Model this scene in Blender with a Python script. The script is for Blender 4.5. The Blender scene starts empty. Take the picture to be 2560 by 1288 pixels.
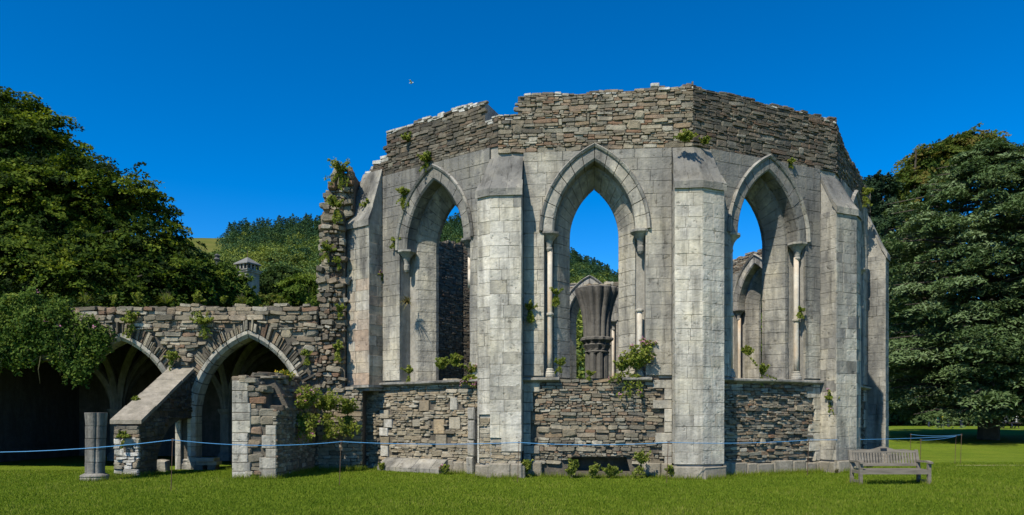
import bpy, math, random
import numpy as np
from mathutils import Vector, Matrix
from mathutils.geometry import tessellate_polygon

# ------------------------------------------------------------------ camera, sky, sun, exposure
scene = bpy.context.scene
COL = scene.collection
R = math.radians
F, EYE, HZ = 1850.0, 1.5, 1050.0            # focal length in photo pixels, eye height, horizon row
cam = bpy.data.cameras.new('camera'); cam_ob = bpy.data.objects.new('camera', cam); COL.objects.link(cam_ob)
cam.sensor_width = 36.0; cam.lens = 36.0 * F / 2560.0
cam.shift_y = (HZ - 644.0) / 2560.0
cam.clip_start = 0.1; cam.clip_end = 6000
cam_ob.location = (0, 0, EYE); cam_ob.rotation_euler = (R(90), 0, 0)
scene.camera = cam_ob

SUN_AZ, SUN_EL = 34.0, 50.5                 # degrees to the left of straight behind the camera; elevation
world = bpy.data.worlds.new('World'); scene.world = world; world.use_nodes = True
wn, wl = world.node_tree.nodes, world.node_tree.links
sky = wn.new('ShaderNodeTexSky'); sky.sky_type = 'NISHITA'; sky.sun_disc = False
sky.sun_elevation = R(SUN_EL); sky.sun_rotation = R(180 + SUN_AZ)
sky.altitude = 2500; sky.air_density = 1.0; sky.dust_density = 0.0; sky.ozone_density = 4.0
gam = wn.new('ShaderNodeGamma'); gam.inputs[1].default_value = 1.12
hsv = wn.new('ShaderNodeHueSaturation'); hsv.inputs['Saturation'].default_value = 1.33
bg = wn['Background']; bg.inputs[1].default_value = 0.116
wl.new(sky.outputs[0], gam.inputs[0]); wl.new(gam.outputs[0], hsv.inputs['Color']); wl.new(hsv.outputs[0], bg.inputs[0])

sun = bpy.data.lights.new('sun', 'SUN'); sun.energy = 5.0; sun.angle = R(0.53); sun.color = (1.0, 0.915, 0.77)
sun_ob = bpy.data.objects.new('sun', sun); COL.objects.link(sun_ob)
sd = Vector((math.sin(R(SUN_AZ)) * math.cos(R(SUN_EL)), math.cos(R(SUN_AZ)) * math.cos(R(SUN_EL)), -math.sin(R(SUN_EL))))
sun_ob.rotation_euler = sd.to_track_quat('-Z', 'Y').to_euler(); sun_ob.location = (-20, -20, 40)
vs = scene.view_settings
vs.view_transform = 'Standard'; vs.look = 'None'; vs.exposure = 0.45; vs.gamma = 1.0; vs.use_curve_mapping = False
scene.cycles.use_denoising = True
scene.cycles.max_bounces = 4; scene.cycles.diffuse_bounces = 1; scene.cycles.transmission_bounces = 2
scene.cycles.sample_clamp_indirect = 3.0

rnd = random.Random(7)
NPR = np.random.default_rng(11)

def at(x, y, Y):
    """a photo pixel at depth Y in metres, as a point of the place"""
    return Vector(((x - 1280) / F * Y, Y, EYE + (HZ - y) / F * Y))

def smooth(a, b, x):
    t = min(1, max(0, (x - a) / (b - a))); return t * t * (3 - 2 * t)

def ground_z(x, y):
    return 0.85 * smooth(30, 64, y) + 0.03 * math.sin(x * 0.31 + 1) * math.sin(y * 0.27) * smooth(9, 13, y)

# ------------------------------------------------------------------ materials
MATS = {}
def nodes_of(name):
    m = bpy.data.materials.new(name); m.use_nodes = True
    n, l = m.node_tree.nodes, m.node_tree.links
    return m, n, l, n['Principled BSDF']

def ramp(n, stops, interp='LINEAR'):
    r = n.new('ShaderNodeValToRGB'); e = r.color_ramp.elements; r.color_ramp.interpolation = interp
    while len(e) < len(stops): e.new(0.5)
    for i, (p, c) in enumerate(stops):
        e[i].position = p; e[i].color = (*c, 1) if len(c) == 3 else c
    return r

def noise(n, l, vec, scale, detail=4, rough=0.6):
    t = n.new('ShaderNodeTexNoise'); t.inputs['Scale'].default_value = scale
    t.inputs['Detail'].default_value = detail; t.inputs['Roughness'].default_value = rough
    l.new(vec, t.inputs['Vector']); return t

def mix(n, l, fac, a, b, mode='MIX'):
    m = n.new('ShaderNodeMix'); m.data_type = 'RGBA'; m.blend_type = mode
    for v, s in ((fac, m.inputs[0]), (a, m.inputs[6]), (b, m.inputs[7])):
        if isinstance(v, (int, float)): s.default_value = v
        elif isinstance(v, tuple): s.default_value = (*v, 1)
        else: l.new(v, s)
    return m.outputs[2]

def mapped(n, l, vec, sc):
    mp = n.new('ShaderNodeMapping'); mp.inputs['Scale'].default_value = sc; l.new(vec, mp.inputs['Vector']); return mp.outputs[0]

def stone_mat(name, cols, stain=None, stain_amt=0.5, stain_scale=0.8, lichen=None, lichen_t=0.66, bump=0.5, fine=14.0, pits=False, tint=None, seed=0.0, zgrad=0.0, z0=5.0):
    m, n, l, b = nodes_of(name)
    geo = n.new('ShaderNodeNewGeometry'); pos = geo.outputs['Position']
    off = n.new('ShaderNodeVectorMath'); off.operation = 'ADD'; off.inputs[1].default_value = (seed, seed * 1.7, seed * 0.6)
    l.new(pos, off.inputs[0]); pos = off.outputs[0]
    at_ = n.new('ShaderNodeAttribute'); at_.attribute_name = 'tone'
    k = len(cols) - 1
    rp = ramp(n, [(i / k, c) for i, c in enumerate(cols)]); l.new(at_.outputs['Fac'], rp.inputs[0])
    c = rp.outputs[0]
    n1 = noise(n, l, pos, fine * 0.35, 5, 0.65)
    g = ramp(n, [(0.28, (0.62,) * 3), (0.72, (1.22,) * 3)]); l.new(n1.outputs[0], g.inputs[0])
    c = mix(n, l, 0.8, c, g.outputs[0], 'MULTIPLY')
    if tint:                                       # patches of another stone colour
        n4 = noise(n, l, pos, 0.9, 3); g4 = ramp(n, [(0.46, (0,) * 3), (0.62, (1,) * 3)]); l.new(n4.outputs[0], g4.inputs[0])
        c = mix(n, l, g4.outputs[0], c, mix(n, l, 0.6, c, tint, 'MULTIPLY'))
    if stain:                                      # rain streaks and grime
        n2 = noise(n, l, mapped(n, l, pos, (1, 1, 0.28)), stain_scale * 2.2, 6, 0.68)
        sv = n2.outputs[0]
        if zgrad:                                  # more grime towards the exposed head of the wall
            sx = n.new('ShaderNodeSeparateXYZ'); l.new(geo.outputs['Position'], sx.inputs[0])
            mr = n.new('ShaderNodeMapRange'); l.new(sx.outputs[2], mr.inputs[0]); mr.inputs[1].default_value = z0; mr.inputs[2].default_value = 8.8; mr.inputs[3].default_value = 0.0; mr.inputs[4].default_value = zgrad
            ad = n.new('ShaderNodeMath'); l.new(sv, ad.inputs[0]); l.new(mr.outputs[0], ad.inputs[1]); sv = ad.outputs[0]
        g2 = ramp(n, [(0.43, (0,) * 3), (0.62, (stain_amt,) * 3)]); l.new(sv, g2.inputs[0])
        c = mix(n, l, g2.outputs[0], c, stain)
    if pits:                                       # fine vertical run-off streaks
        n5 = noise(n, l, mapped(n, l, pos, (1, 1, 0.10)), 3.2, 5, 0.7)
        g5 = ramp(n, [(0.34, (0.48,) * 3), (0.50, (0.98,) * 3), (0.70, (1.14,) * 3)]); l.new(n5.outputs[0], g5.inputs[0])
        c = mix(n, l, 0.85, c, g5.outputs[0], 'MULTIPLY')
        n6 = noise(n, l, pos, 1.1, 4, 0.65); g6 = ramp(n, [(0.32, (0.70, 0.71, 0.74)), (0.50, (1.0,) * 3), (0.68, (1.16, 1.13, 1.04))]); l.new(n6.outputs[0], g6.inputs[0])
        c = mix(n, l, 0.9, c, g6.outputs[0], 'MULTIPLY')
    if lichen:
        n3 = noise(n, l, pos, 5.5, 6, 0.75)
        g3 = ramp(n, [(lichen_t, (0,) * 3), (lichen_t + 0.05, (0.8,) * 3)]); l.new(n3.outputs[0], g3.inputs[0])
        c = mix(n, l, g3.outputs[0], c, lichen)
    h = noise(n, l, pos, fine, 6, 0.7)
    bp = n.new('ShaderNodeBump'); bp.inputs['Strength'].default_value = bump; bp.inputs['Distance'].default_value = 0.035
    hh = h.outputs[0]
    if pits:
        v = n.new('ShaderNodeTexNoise'); v.inputs['Scale'].default_value = 7.0; v.inputs['Detail'].default_value = 3; l.new(pos, v.inputs['Vector'])
        gv = ramp(n, [(0.30, (0.0,) * 3), (0.36, (1,) * 3)]); l.new(v.outputs[0], gv.inputs[0])
        mm = n.new('ShaderNodeMath'); mm.operation = 'MULTIPLY'; l.new(h.outputs[0], mm.inputs[0]); l.new(gv.outputs[0], mm.inputs[1]); hh = mm.outputs[0]
        c = mix(n, l, 0.55, c, mix(n, l, gv.outputs[0], (0.35, 0.33, 0.3), (1, 1, 1)), 'MULTIPLY')
    if pits:
        er = noise(n, l, pos, 3.5, 4, 0.6); ma = n.new('ShaderNodeMath'); ma.operation = 'MULTIPLY_ADD'; l.new(er.outputs[0], ma.inputs[0]); ma.inputs[1].default_value = 1.6; l.new(hh, ma.inputs[2]); hh = ma.outputs[0]
    l.new(hh, bp.inputs['Height']); l.new(bp.outputs[0], b.inputs['Normal'])
    l.new(c, b.inputs['Base Color']); b.inputs['Roughness'].default_value = 0.92
    b.inputs['Specular IOR Level'].default_value = 0.15
    MATS[name] = m; return m

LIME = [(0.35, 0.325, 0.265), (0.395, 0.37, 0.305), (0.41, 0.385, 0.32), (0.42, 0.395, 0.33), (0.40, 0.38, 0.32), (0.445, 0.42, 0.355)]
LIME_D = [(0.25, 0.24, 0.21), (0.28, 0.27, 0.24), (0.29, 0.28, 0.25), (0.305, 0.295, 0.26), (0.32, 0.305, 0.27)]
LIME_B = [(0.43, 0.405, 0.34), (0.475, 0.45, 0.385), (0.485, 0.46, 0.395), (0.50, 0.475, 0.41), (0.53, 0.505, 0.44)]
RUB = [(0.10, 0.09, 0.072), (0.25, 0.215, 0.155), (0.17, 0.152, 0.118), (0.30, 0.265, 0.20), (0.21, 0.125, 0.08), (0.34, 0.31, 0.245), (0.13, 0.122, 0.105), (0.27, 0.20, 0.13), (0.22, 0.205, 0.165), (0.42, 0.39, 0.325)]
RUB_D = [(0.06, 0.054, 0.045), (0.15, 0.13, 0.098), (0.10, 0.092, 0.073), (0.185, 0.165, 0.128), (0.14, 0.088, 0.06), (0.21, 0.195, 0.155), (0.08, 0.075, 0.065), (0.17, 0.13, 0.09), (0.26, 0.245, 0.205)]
RUB_L = [(0.17, 0.145, 0.105), (0.34, 0.295, 0.215), (0.27, 0.24, 0.18), (0.40, 0.355, 0.27), (0.31, 0.25, 0.175), (0.45, 0.41, 0.33), (0.24, 0.22, 0.18), (0.38, 0.30, 0.20), (0.50, 0.47, 0.40)]
warm = lambda L_, k: [(min(0.9, a * k), min(0.9, b * k), min(0.9, c * k * 0.97)) for a, b, c in L_]
RUB, RUB_D, RUB_L = warm(RUB, 0.98), warm(RUB_D, 0.85), warm(RUB_L, 0.88)
stone_mat('ashlar', LIME, (0.16, 0.157, 0.145), 0.8, 0.45, (0.60, 0.58, 0.52), 0.71, 0.5, 14, True, zgrad=0.12)
stone_mat('ashlar_grey', LIME, (0.115, 0.115, 0.11), 0.85, 0.45, (0.60, 0.58, 0.52), 0.71, 0.5, 14, True, seed=17, zgrad=0.22, z0=3.5)
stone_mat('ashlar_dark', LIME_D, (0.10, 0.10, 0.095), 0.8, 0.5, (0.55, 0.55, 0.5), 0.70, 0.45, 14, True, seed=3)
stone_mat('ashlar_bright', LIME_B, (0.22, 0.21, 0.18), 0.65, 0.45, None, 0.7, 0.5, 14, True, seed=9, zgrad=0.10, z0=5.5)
stone_mat('ashlar_pink', [(0.24, 0.21, 0.17), (0.38, 0.33, 0.26), (0.42, 0.36, 0.29), (0.36, 0.27, 0.20), (0.44, 0.41, 0.35), (0.34, 0.31, 0.25)], (0.19, 0.18, 0.15), 0.5, 1.0, (0.6, 0.58, 0.5), 0.72, 0.45, 14, True, seed=5)
stone_mat('rubble', RUB, (0.07, 0.068, 0.06), 0.5, 1.2, (0.55, 0.54, 0.49), 0.71, 0.8, 22)
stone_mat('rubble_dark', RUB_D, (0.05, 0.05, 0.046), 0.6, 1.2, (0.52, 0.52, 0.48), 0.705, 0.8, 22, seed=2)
stone_mat('rubble_light', RUB_L, (0.12, 0.11, 0.09), 0.4, 1.2, (0.55, 0.53, 0.46), 0.73, 0.8, 22, seed=4)
stone_mat('rubble_white', [(0.30, 0.29, 0.26), (0.5, 0.49, 0.45), (0.42, 0.41, 0.37), (0.6, 0.59, 0.55)], (0.12, 0.12, 0.09), 0.5, 2, None, 0.7, 0.8, 22, seed=6)
stone_mat('mortar', [(0.115, 0.10, 0.078), (0.145, 0.128, 0.10)], (0.06, 0.057, 0.05), 0.6, 1.3, None, 0.7, 0.8, 18, seed=1)
stone_mat('mortar_pale', [(0.30, 0.285, 0.245), (0.33, 0.315, 0.275)], (0.13, 0.128, 0.118), 0.55, 1.0, None, 0.7, 0.5, 18, seed=8)
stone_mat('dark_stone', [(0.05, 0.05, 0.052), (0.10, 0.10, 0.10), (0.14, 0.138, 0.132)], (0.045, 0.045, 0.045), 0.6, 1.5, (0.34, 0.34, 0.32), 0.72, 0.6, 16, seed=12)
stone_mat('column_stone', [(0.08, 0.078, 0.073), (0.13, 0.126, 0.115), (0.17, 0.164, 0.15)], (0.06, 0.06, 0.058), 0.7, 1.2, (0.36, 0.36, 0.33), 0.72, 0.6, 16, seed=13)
stone_mat('stump_stone', [(0.16, 0.155, 0.14), (0.21, 0.20, 0.175), (0.25, 0.24, 0.21)], (0.07, 0.07, 0.066), 0.8, 1.2, (0.42, 0.42, 0.36), 0.70, 0.6, 16, seed=31)
stone_mat('weather_slab', [(0.24, 0.215, 0.17), (0.30, 0.27, 0.215), (0.27, 0.245, 0.20)], (0.14, 0.13, 0.10), 0.6, 1.3, (0.5, 0.48, 0.42), 0.72, 0.7, 16, seed=14)
stone_mat('shaft_stone', [(0.46, 0.44, 0.38), (0.48, 0.45, 0.38)], (0.40, 0.25, 0.12), 0.6, 0.6, None, 0.7, 0.3, 14, seed=21)
stone_mat('ruin_soil', [(0.06, 0.05, 0.035), (0.09, 0.08, 0.055)], None, 0, 1, None, 0.7, 0.8, 18, seed=15)
stone_mat('brick_red', [(0.10, 0.06, 0.04), (0.13, 0.08, 0.052), (0.12, 0.09, 0.065)], (0.1, 0.08, 0.06), 0.5, 0.8, None, 0.7, 0.6, 12, seed=16)

def leaf_mat(name, cols, trans=0.28, tcol=None, rough=0.75, spec=0.08):
    m, n, l, b = nodes_of(name)
    a = n.new('ShaderNodeAttribute'); a.attribute_name = 'tone'
    k = len(cols) - 1
    rp = ramp(n, [(i / k, c) for i, c in enumerate(cols)]); l.new(a.outputs['Fac'], rp.inputs[0])
    l.new(rp.outputs[0], b.inputs['Base Color']); b.inputs['Roughness'].default_value = rough
    b.inputs['Specular IOR Level'].default_value = spec
    if trans > 0:
        t = n.new('ShaderNodeBsdfTranslucent'); mx = n.new('ShaderNodeMixShader'); mx.inputs[0].default_value = trans
        c2 = mix(n, l, 1.0, rp.outputs[0], tcol or (1.2, 1.25, 0.6), 'MULTIPLY'); l.new(c2, t.inputs[0])
        l.new(b.outputs[0], mx.inputs[1]); l.new(t.outputs[0], mx.inputs[2])
        l.new(mx.outputs[0], n['Material Output'].inputs[0])
    MATS[name] = m; return m

leaf_mat('leaf_beech', [(0.010, 0.022, 0.005), (0.028, 0.055, 0.008), (0.085, 0.125, 0.014), (0.20, 0.24, 0.028)], 0.3)
leaf_mat('leaf_lime', [(0.04, 0.075, 0.012), (0.085, 0.13, 0.018), (0.13, 0.175, 0.026)])
leaf_mat('leaf_dark', [(0.014, 0.032, 0.010), (0.03, 0.055, 0.014), (0.05, 0.08, 0.018)])
leaf_mat('leaf_cedar', [(0.03, 0.055, 0.018), (0.08, 0.125, 0.045), (0.15, 0.205, 0.10)], 0.15)
leaf_mat('leaf_pine', [(0.013, 0.03, 0.014), (0.028, 0.052, 0.024)], 0.1)
leaf_mat('leaf_oak', [(0.025, 0.05, 0.010), (0.055, 0.09, 0.016), (0.10, 0.12, 0.022), (0.14, 0.11, 0.03)])
leaf_mat('leaf_hill', [(0.024, 0.061, 0.03), (0.041, 0.084, 0.035), (0.074, 0.121, 0.035), (0.135, 0.176, 0.038), (0.189, 0.223, 0.043)], 0.2)
leaf_mat('leaf_weed', [(0.09, 0.13, 0.022), (0.16, 0.205, 0.035), (0.24, 0.28, 0.055), (0.30, 0.29, 0.09)], 0.4)
leaf_mat('leaf_ivy', [(0.035, 0.07, 0.014), (0.07, 0.12, 0.02), (0.12, 0.17, 0.03), (0.16, 0.20, 0.04)])
leaf_mat('leaf_dry', [(0.16, 0.13, 0.06), (0.24, 0.19, 0.09), (0.14, 0.16, 0.05)])
leaf_mat('petal_pink', [(0.40, 0.16, 0.26), (0.52, 0.26, 0.36)], 0.2, (1, 1, 1))
leaf_mat('petal_yellow', [(0.6, 0.38, 0.03), (0.7, 0.5, 0.06)], 0.2, (1, 1, 1))
leaf_mat('blade', [(0.075, 0.125, 0.010), (0.12, 0.182, 0.014), (0.175, 0.23, 0.022), (0.26, 0.26, 0.07)], 0.4)

def simple_mat(name, col, rough=0.8, metal=0.0, var=0.25, scale=8.0, spec=0.3, stretch=None):
    m, n, l, b = nodes_of(name)
    geo = n.new('ShaderNodeNewGeometry')
    v = geo.outputs['Position']
    if stretch: v = mapped(n, l, v, stretch)
    t = noise(n, l, v, scale, 5)
    g = ramp(n, [(0.25, (1 - var,) * 3), (0.75, (1 + var,) * 3)]); l.new(t.outputs[0], g.inputs[0])
    a = n.new('ShaderNodeAttribute'); a.attribute_name = 'tone'
    g2 = ramp(n, [(0, (1 - var * 0.7,) * 3), (1, (1 + var * 0.7,) * 3)]); l.new(a.outputs['Fac'], g2.inputs[0])
    c = mix(n, l, 1.0, mix(n, l, 1.0, col, g.outputs[0], 'MULTIPLY'), g2.outputs[0], 'MULTIPLY')
    l.new(c, b.inputs['Base Color']); b.inputs['Roughness'].default_value = rough; b.inputs['Metallic'].default_value = metal
    b.inputs['Specular IOR Level'].default_value = spec
    bp = n.new('ShaderNodeBump'); bp.inputs['Strength'].default_value = 0.25; bp.inputs['Distance'].default_value = 0.01
    l.new(t.outputs[0], bp.inputs['Height']); l.new(bp.outputs[0], b.inputs['Normal'])
    MATS[name] = m; return m

simple_mat('bark', (0.06, 0.05, 0.038), 0.95, 0, 0.4, 5)
simple_mat('stem', (0.09, 0.085, 0.04), 0.9)
simple_mat('bench_wood', (0.145, 0.13, 0.105), 0.8, 0, 0.35, 20, 0.2, (0.15, 1, 1))
simple_mat('plaque', (0.012, 0.016, 0.02), 0.4)
simple_mat('rusty_iron', (0.10, 0.062, 0.04), 0.8, 0.2, 0.4, 30)
simple_mat('rope_blue', (0.08, 0.26, 0.50), 0.6, 0, 0.15, 60)
simple_mat('cloth_navy', (0.02, 0.03, 0.07), 0.9); simple_mat('cloth_blue', (0.06, 0.13, 0.36), 0.9)
simple_mat('cloth_yellow', (0.62, 0.58, 0.06), 0.9); simple_mat('cloth_white', (0.65, 0.68, 0.68), 0.9)
simple_mat('cloth_grey', (0.26, 0.29, 0.34), 0.9); simple_mat('cloth_teal', (0.05, 0.22, 0.20), 0.9)
simple_mat('cloth_maroon', (0.10, 0.02, 0.03), 0.9)
simple_mat('skin', (0.45, 0.29, 0.21), 0.6, 0, 0.05); simple_mat('hair', (0.04, 0.028, 0.02), 0.7)
simple_mat('rail_wood', (0.26, 0.235, 0.19), 0.85, 0, 0.3, 15)
simple_mat('table_wood', (0.05, 0.038, 0.03), 0.85, 0, 0.3, 15)
simple_mat('worn_turf', (0.24, 0.22, 0.10), 0.95, 0, 0.4, 3)
simple_mat('lead', (0.15, 0.15, 0.14), 0.7, 0, 0.3, 4)

def lawn_mat():
    m, n, l, b = nodes_of('lawn')
    geo = n.new('ShaderNodeNewGeometry'); pos = geo.outputs['Position']
    a = noise(n, l, pos, 0.45, 4); bb = noise(n, l, pos, 5.0, 6, 0.7); c3 = noise(n, l, mapped(n, l, pos, (1, 0.4, 1)), 38.0, 4, 0.7)
    r1 = ramp(n, [(0.3, (0.085, 0.135, 0.010)), (0.5, (0.115, 0.175, 0.013)), (0.7, (0.15, 0.20, 0.02))]); l.new(a.outputs[0], r1.inputs[0])
    r2 = ramp(n, [(0.25, (0.62, 0.66, 0.6)), (0.75, (1.32, 1.25, 1.3))]); l.new(bb.outputs[0], r2.inputs[0])
    r3 = ramp(n, [(0.25, (0.5, 0.52, 0.45)), (0.75, (1.45, 1.4, 1.3))]); l.new(c3.outputs[0], r3.inputs[0])
    c = mix(n, l, 1.0, mix(n, l, 1.0, r1.outputs[0], r2.outputs[0], 'MULTIPLY'), r3.outputs[0], 'MULTIPLY')
    d4 = noise(n, l, pos, 1.4, 5, 0.7); g4 = ramp(n, [(0.60, (0,) * 3), (0.72, (0.55,) * 3)]); l.new(d4.outputs[0], g4.inputs[0])
    c = mix(n, l, g4.outputs[0], c, (0.20, 0.19, 0.05))
    l.new(c, b.inputs['Base Color']); b.inputs['Roughness'].default_value = 0.9; b.inputs['Specular IOR Level'].default_value = 0.1
    bp = n.new('ShaderNodeBump'); bp.inputs['Strength'].default_value = 0.9; bp.inputs['Distance'].default_value = 0.05
    l.new(c3.outputs[0], bp.inputs['Height']); l.new(bp.outputs[0], b.inputs['Normal'])
    MATS['lawn'] = m
lawn_mat()
def hill_mat():
    m, n, l, b = nodes_of('hillside')
    geo = n.new('ShaderNodeNewGeometry'); pos = geo.outputs['Position']
    a = noise(n, l, pos, 0.03, 6, 0.7)
    r1 = ramp(n, [(0.3, (0.05, 0.07, 0.018)), (0.55, (0.10, 0.11, 0.03)), (0.75, (0.15, 0.13, 0.045))]); l.new(a.outputs[0], r1.inputs[0])
    l.new(r1.outputs[0], b.inputs['Base Color']); b.inputs['Roughness'].default_value = 1; b.inputs['Specular IOR Level'].default_value = 0
    MATS['hillside'] = m
hill_mat()

# ------------------------------------------------------------------ mesh helpers
class MB:
    """collects verts and faces of one mesh, with a tone per vertex"""
    def __init__(s): s.v = []; s.f = []; s.t = []
    def add(s, geo, tone=0.5):
        o = len(s.v); s.v.extend(geo[0]); s.f.extend([tuple(i + o for i in f) for f in geo[1]]); s.t.extend([tone] * len(geo[0])); return s
    def box(s, x0, x1, y0, y1, z0, z1, tone=0.5):
        return s.add(box_geo(x0, x1, y0, y1, z0, z1), tone)

def box_geo(x0, x1, y0, y1, z0, z1):
    v = [(x0, y0, z0), (x1, y0, z0), (x1, y1, z0), (x0, y1, z0), (x0, y0, z1), (x1, y0, z1), (x1, y1, z1), (x0, y1, z1)]
    return v, [(0, 3, 2, 1), (4, 5, 6, 7), (0, 1, 5, 4), (1, 2, 6, 5), (2, 3, 7, 6), (3, 0, 4, 7)]

def link(name, me, parent=None, kind=None, **props):
    o = bpy.data.objects.new(name, me); COL.objects.link(o)
    if parent is not None:
        o.parent = parent
        o.matrix_parent_inverse = Matrix.Translation(-Vector(WORLD_LOC[parent.name]))
    WORLD_LOC[o.name] = (0, 0, 0) if parent is None else (0, 0, 0)
    if kind: o['kind'] = kind
    for k, v in props.items(): o[k] = v
    return o
WORLD_LOC = {}

def mesh(geo, mat, tone=0.5, smooth_=False, name='mesh'):
    me = bpy.data.meshes.new(name)
    if isinstance(geo, MB): v, f, t = geo.v, geo.f, geo.t
    else: v, f = geo; t = [tone] * len(v)
    me.from_pydata([tuple(p) for p in v], [], f)
    a = me.attributes.new('tone', 'FLOAT', 'POINT'); a.data.foreach_set('value', np.array(t, dtype=np.float32))
    me.materials.append(MATS[mat])
    if smooth_: me.polygons.foreach_set('use_smooth', [True] * len(me.polygons))
    me.update(); return me

def part(name, geo, mat, parent, tone=0.5, smooth_=False, kind=None, label=None):
    o = link(name, mesh(geo, mat, tone, smooth_, name), parent, kind)
    if label: o['label'] = label
    return o

def thing(name, label, cat, loc=(0, 0, 0), group=None):
    o = bpy.data.objects.new(name, None); COL.objects.link(o); o.empty_display_size = 0.3
    o.location = loc; WORLD_LOC[o.name] = tuple(loc); o['label'] = label; o['category'] = cat
    if group: o['group'] = group
    return o

def solo(name, geo, mat, label, cat, group=None, tone=0.5, smooth_=False):
    o = link(name, mesh(geo, mat, tone, smooth_, name)); o['label'] = label; o['category'] = cat
    if group: o['group'] = group
    return o

class Frame:
    """a flat face: u along it, v up, w out of it"""
    def __init__(s, O, U, W, V=(0, 0, 1)): s.O = Vector(O); s.U = Vector(U).normalized(); s.V = Vector(V).normalized(); s.W = Vector(W).normalized()
    def P(s, u, v, w): return tuple(s.O + s.U * u + s.V * v + s.W * w)
    def right(s): return s.U.cross(s.V).dot(s.W) > 0

def slab(poly, fr, wb, wm, wf, inset, dome=0.0, jit=0.0, rg=None):
    """a stone from a convex outline on a face: back ring, full ring, inset front"""
    n = len(poly); cu = sum(p[0] for p in poly) / n; cv = sum(p[1] for p in poly) / n
    V = []
    for (u, v) in poly: V.append(fr.P(u, v, wb))
    for (u, v) in poly: V.append(fr.P(u, v, wm))
    for (u, v) in poly:
        d = math.hypot(u - cu, v - cv) + 1e-6; k = max(0.35, 1 - inset / d)
        V.append(fr.P(cu + (u - cu) * k, cv + (v - cv) * k, wf + (rg.uniform(-jit, jit) if jit else 0)))
    Fc = []
    for i in range(n):
        j = (i + 1) % n
        Fc.append((i, j, n + j, n + i)); Fc.append((n + i, n + j, 2 * n + j, 2 * n + i))
    if dome:
        V.append(fr.P(cu, cv, wf + dome)); c = 3 * n
        for i in range(n): Fc.append((2 * n + i, 2 * n + (i + 1) % n, c))
    else: Fc.append(tuple(range(2 * n, 3 * n)))
    area = sum(poly[i][0] * poly[(i + 1) % n][1] - poly[(i + 1) % n][0] * poly[i][1] for i in range(n))
    if (area < 0) == fr.right(): Fc = [f[::-1] for f in Fc]
    return V, Fc

def tube(pts, rad, n=8, cap=True):
    pts = [Vector(p) for p in pts]; V = []; Fc = []
    for i, p in enumerate(pts):
        d = (pts[min(i + 1, len(pts) - 1)] - pts[max(i - 1, 0)]).normalized()
        a = Vector((1, 0, 0)) if abs(d.x) < 0.8 else Vector((0, 1, 0))
        e1 = d.cross(a).normalized(); e2 = d.cross(e1)
        r = rad[i] if isinstance(rad, (list, tuple)) else rad
        for k in range(n):
            t = 2 * math.pi * k / n; V.append(tuple(p + e1 * (r * math.cos(t)) + e2 * (r * math.sin(t))))
    for i in range(len(pts) - 1):
        for k in range(n):
            k2 = (k + 1) % n; Fc.append((i * n + k, i * n + k2, (i + 1) * n + k2, (i + 1) * n + k))
    if cap: Fc.append(tuple(range(n))[::-1]); Fc.append(tuple(range((len(pts) - 1) * n, len(pts) * n)))
    return V, Fc

def lathe(c, prof, n=16, rot=0.0, flute=None):
    V = []; Fc = []
    for (r, z) in prof:
        for k in range(n):
            t = 2 * math.pi * k / n + rot; rr = r * (flute(t, z) if flute else 1)
            V.append((c[0] + rr * math.cos(t), c[1] + rr * math.sin(t), c[2] + z))
    for i in range(len(prof) - 1):
        for k in range(n):
            k2 = (k + 1) % n; Fc.append((i * n + k, i * n + k2, (i + 1) * n + k2, (i + 1) * n + k))
    Fc.append(tuple(range(n))[::-1]); Fc.append(tuple(range((len(prof) - 1) * n, len(prof) * n)))
    return V, Fc

def prism(poly, z0, z1):
    n = len(poly)
    V = [(p[0], p[1], z0) for p in poly] + [(p[0], p[1], z1) for p in poly]
    Fc = [(i, (i + 1) % n, n + (i + 1) % n, n + i) for i in range(n)] + [tuple(range(n))[::-1], tuple(range(n, 2 * n))]
    a = sum(poly[i][0] * poly[(i + 1) % n][1] - poly[(i + 1) % n][0] * poly[i][1] for i in range(n))
    if a < 0: Fc = [f[::-1] for f in Fc]
    return V, Fc

def extrude_side(poly, fr, w0, w1):
    """outline in u,v of a face, extruded along w (may be concave)"""
    n = len(poly)
    V = [fr.P(u, v, w1) for u, v in poly] + [fr.P(u, v, w0) for u, v in poly]
    tris = tessellate_polygon([[Vector((u, v, 0)) for u, v in poly]])
    Fc = [tuple(t) for t in tris] + [tuple(n + i for i in t)[::-1] for t in tris]
    Fc += [(i, n + i, n + (i + 1) % n, (i + 1) % n) for i in range(n)]
    return V, Fc

class Masonry:
    """gathers the stones of one thing; the 300 of a kind that show largest become parts of their own, the rest one mass"""
    def __init__(s, root): s.root = root; s.items = {}
    def add(s, name, geo, mat, parent=None, tone=0.5, prio=None, rest=False):
        if prio is None:
            P = geo[0]; xs = [F * p[0] / p[1] for p in P]; zs = [F * p[2] / p[1] for p in P]
            w, h = max(xs) - min(xs), max(zs) - min(zs); prio = w * h if (w >= 9 and h >= 6) else 0
        if rest: prio = 0
        s.items.setdefault(name, []).append((prio, geo, mat, parent, tone))
    def flush(s, limit=300):
        for name, its in s.items.items():
            its.sort(key=lambda i: -i[0]); mass = {}
            for i, (p, geo, mat, parent, tone) in enumerate(its):
                if i < limit and p > 0: part(name, geo, mat, parent or s.root, tone)
                else: mass.setdefault(mat, MB()).add(geo, tone)
            for mat, mb in mass.items():
                part(name + ('es' if name.endswith('s') else 's'), mb, mat, s.root, kind='stuff')

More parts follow.
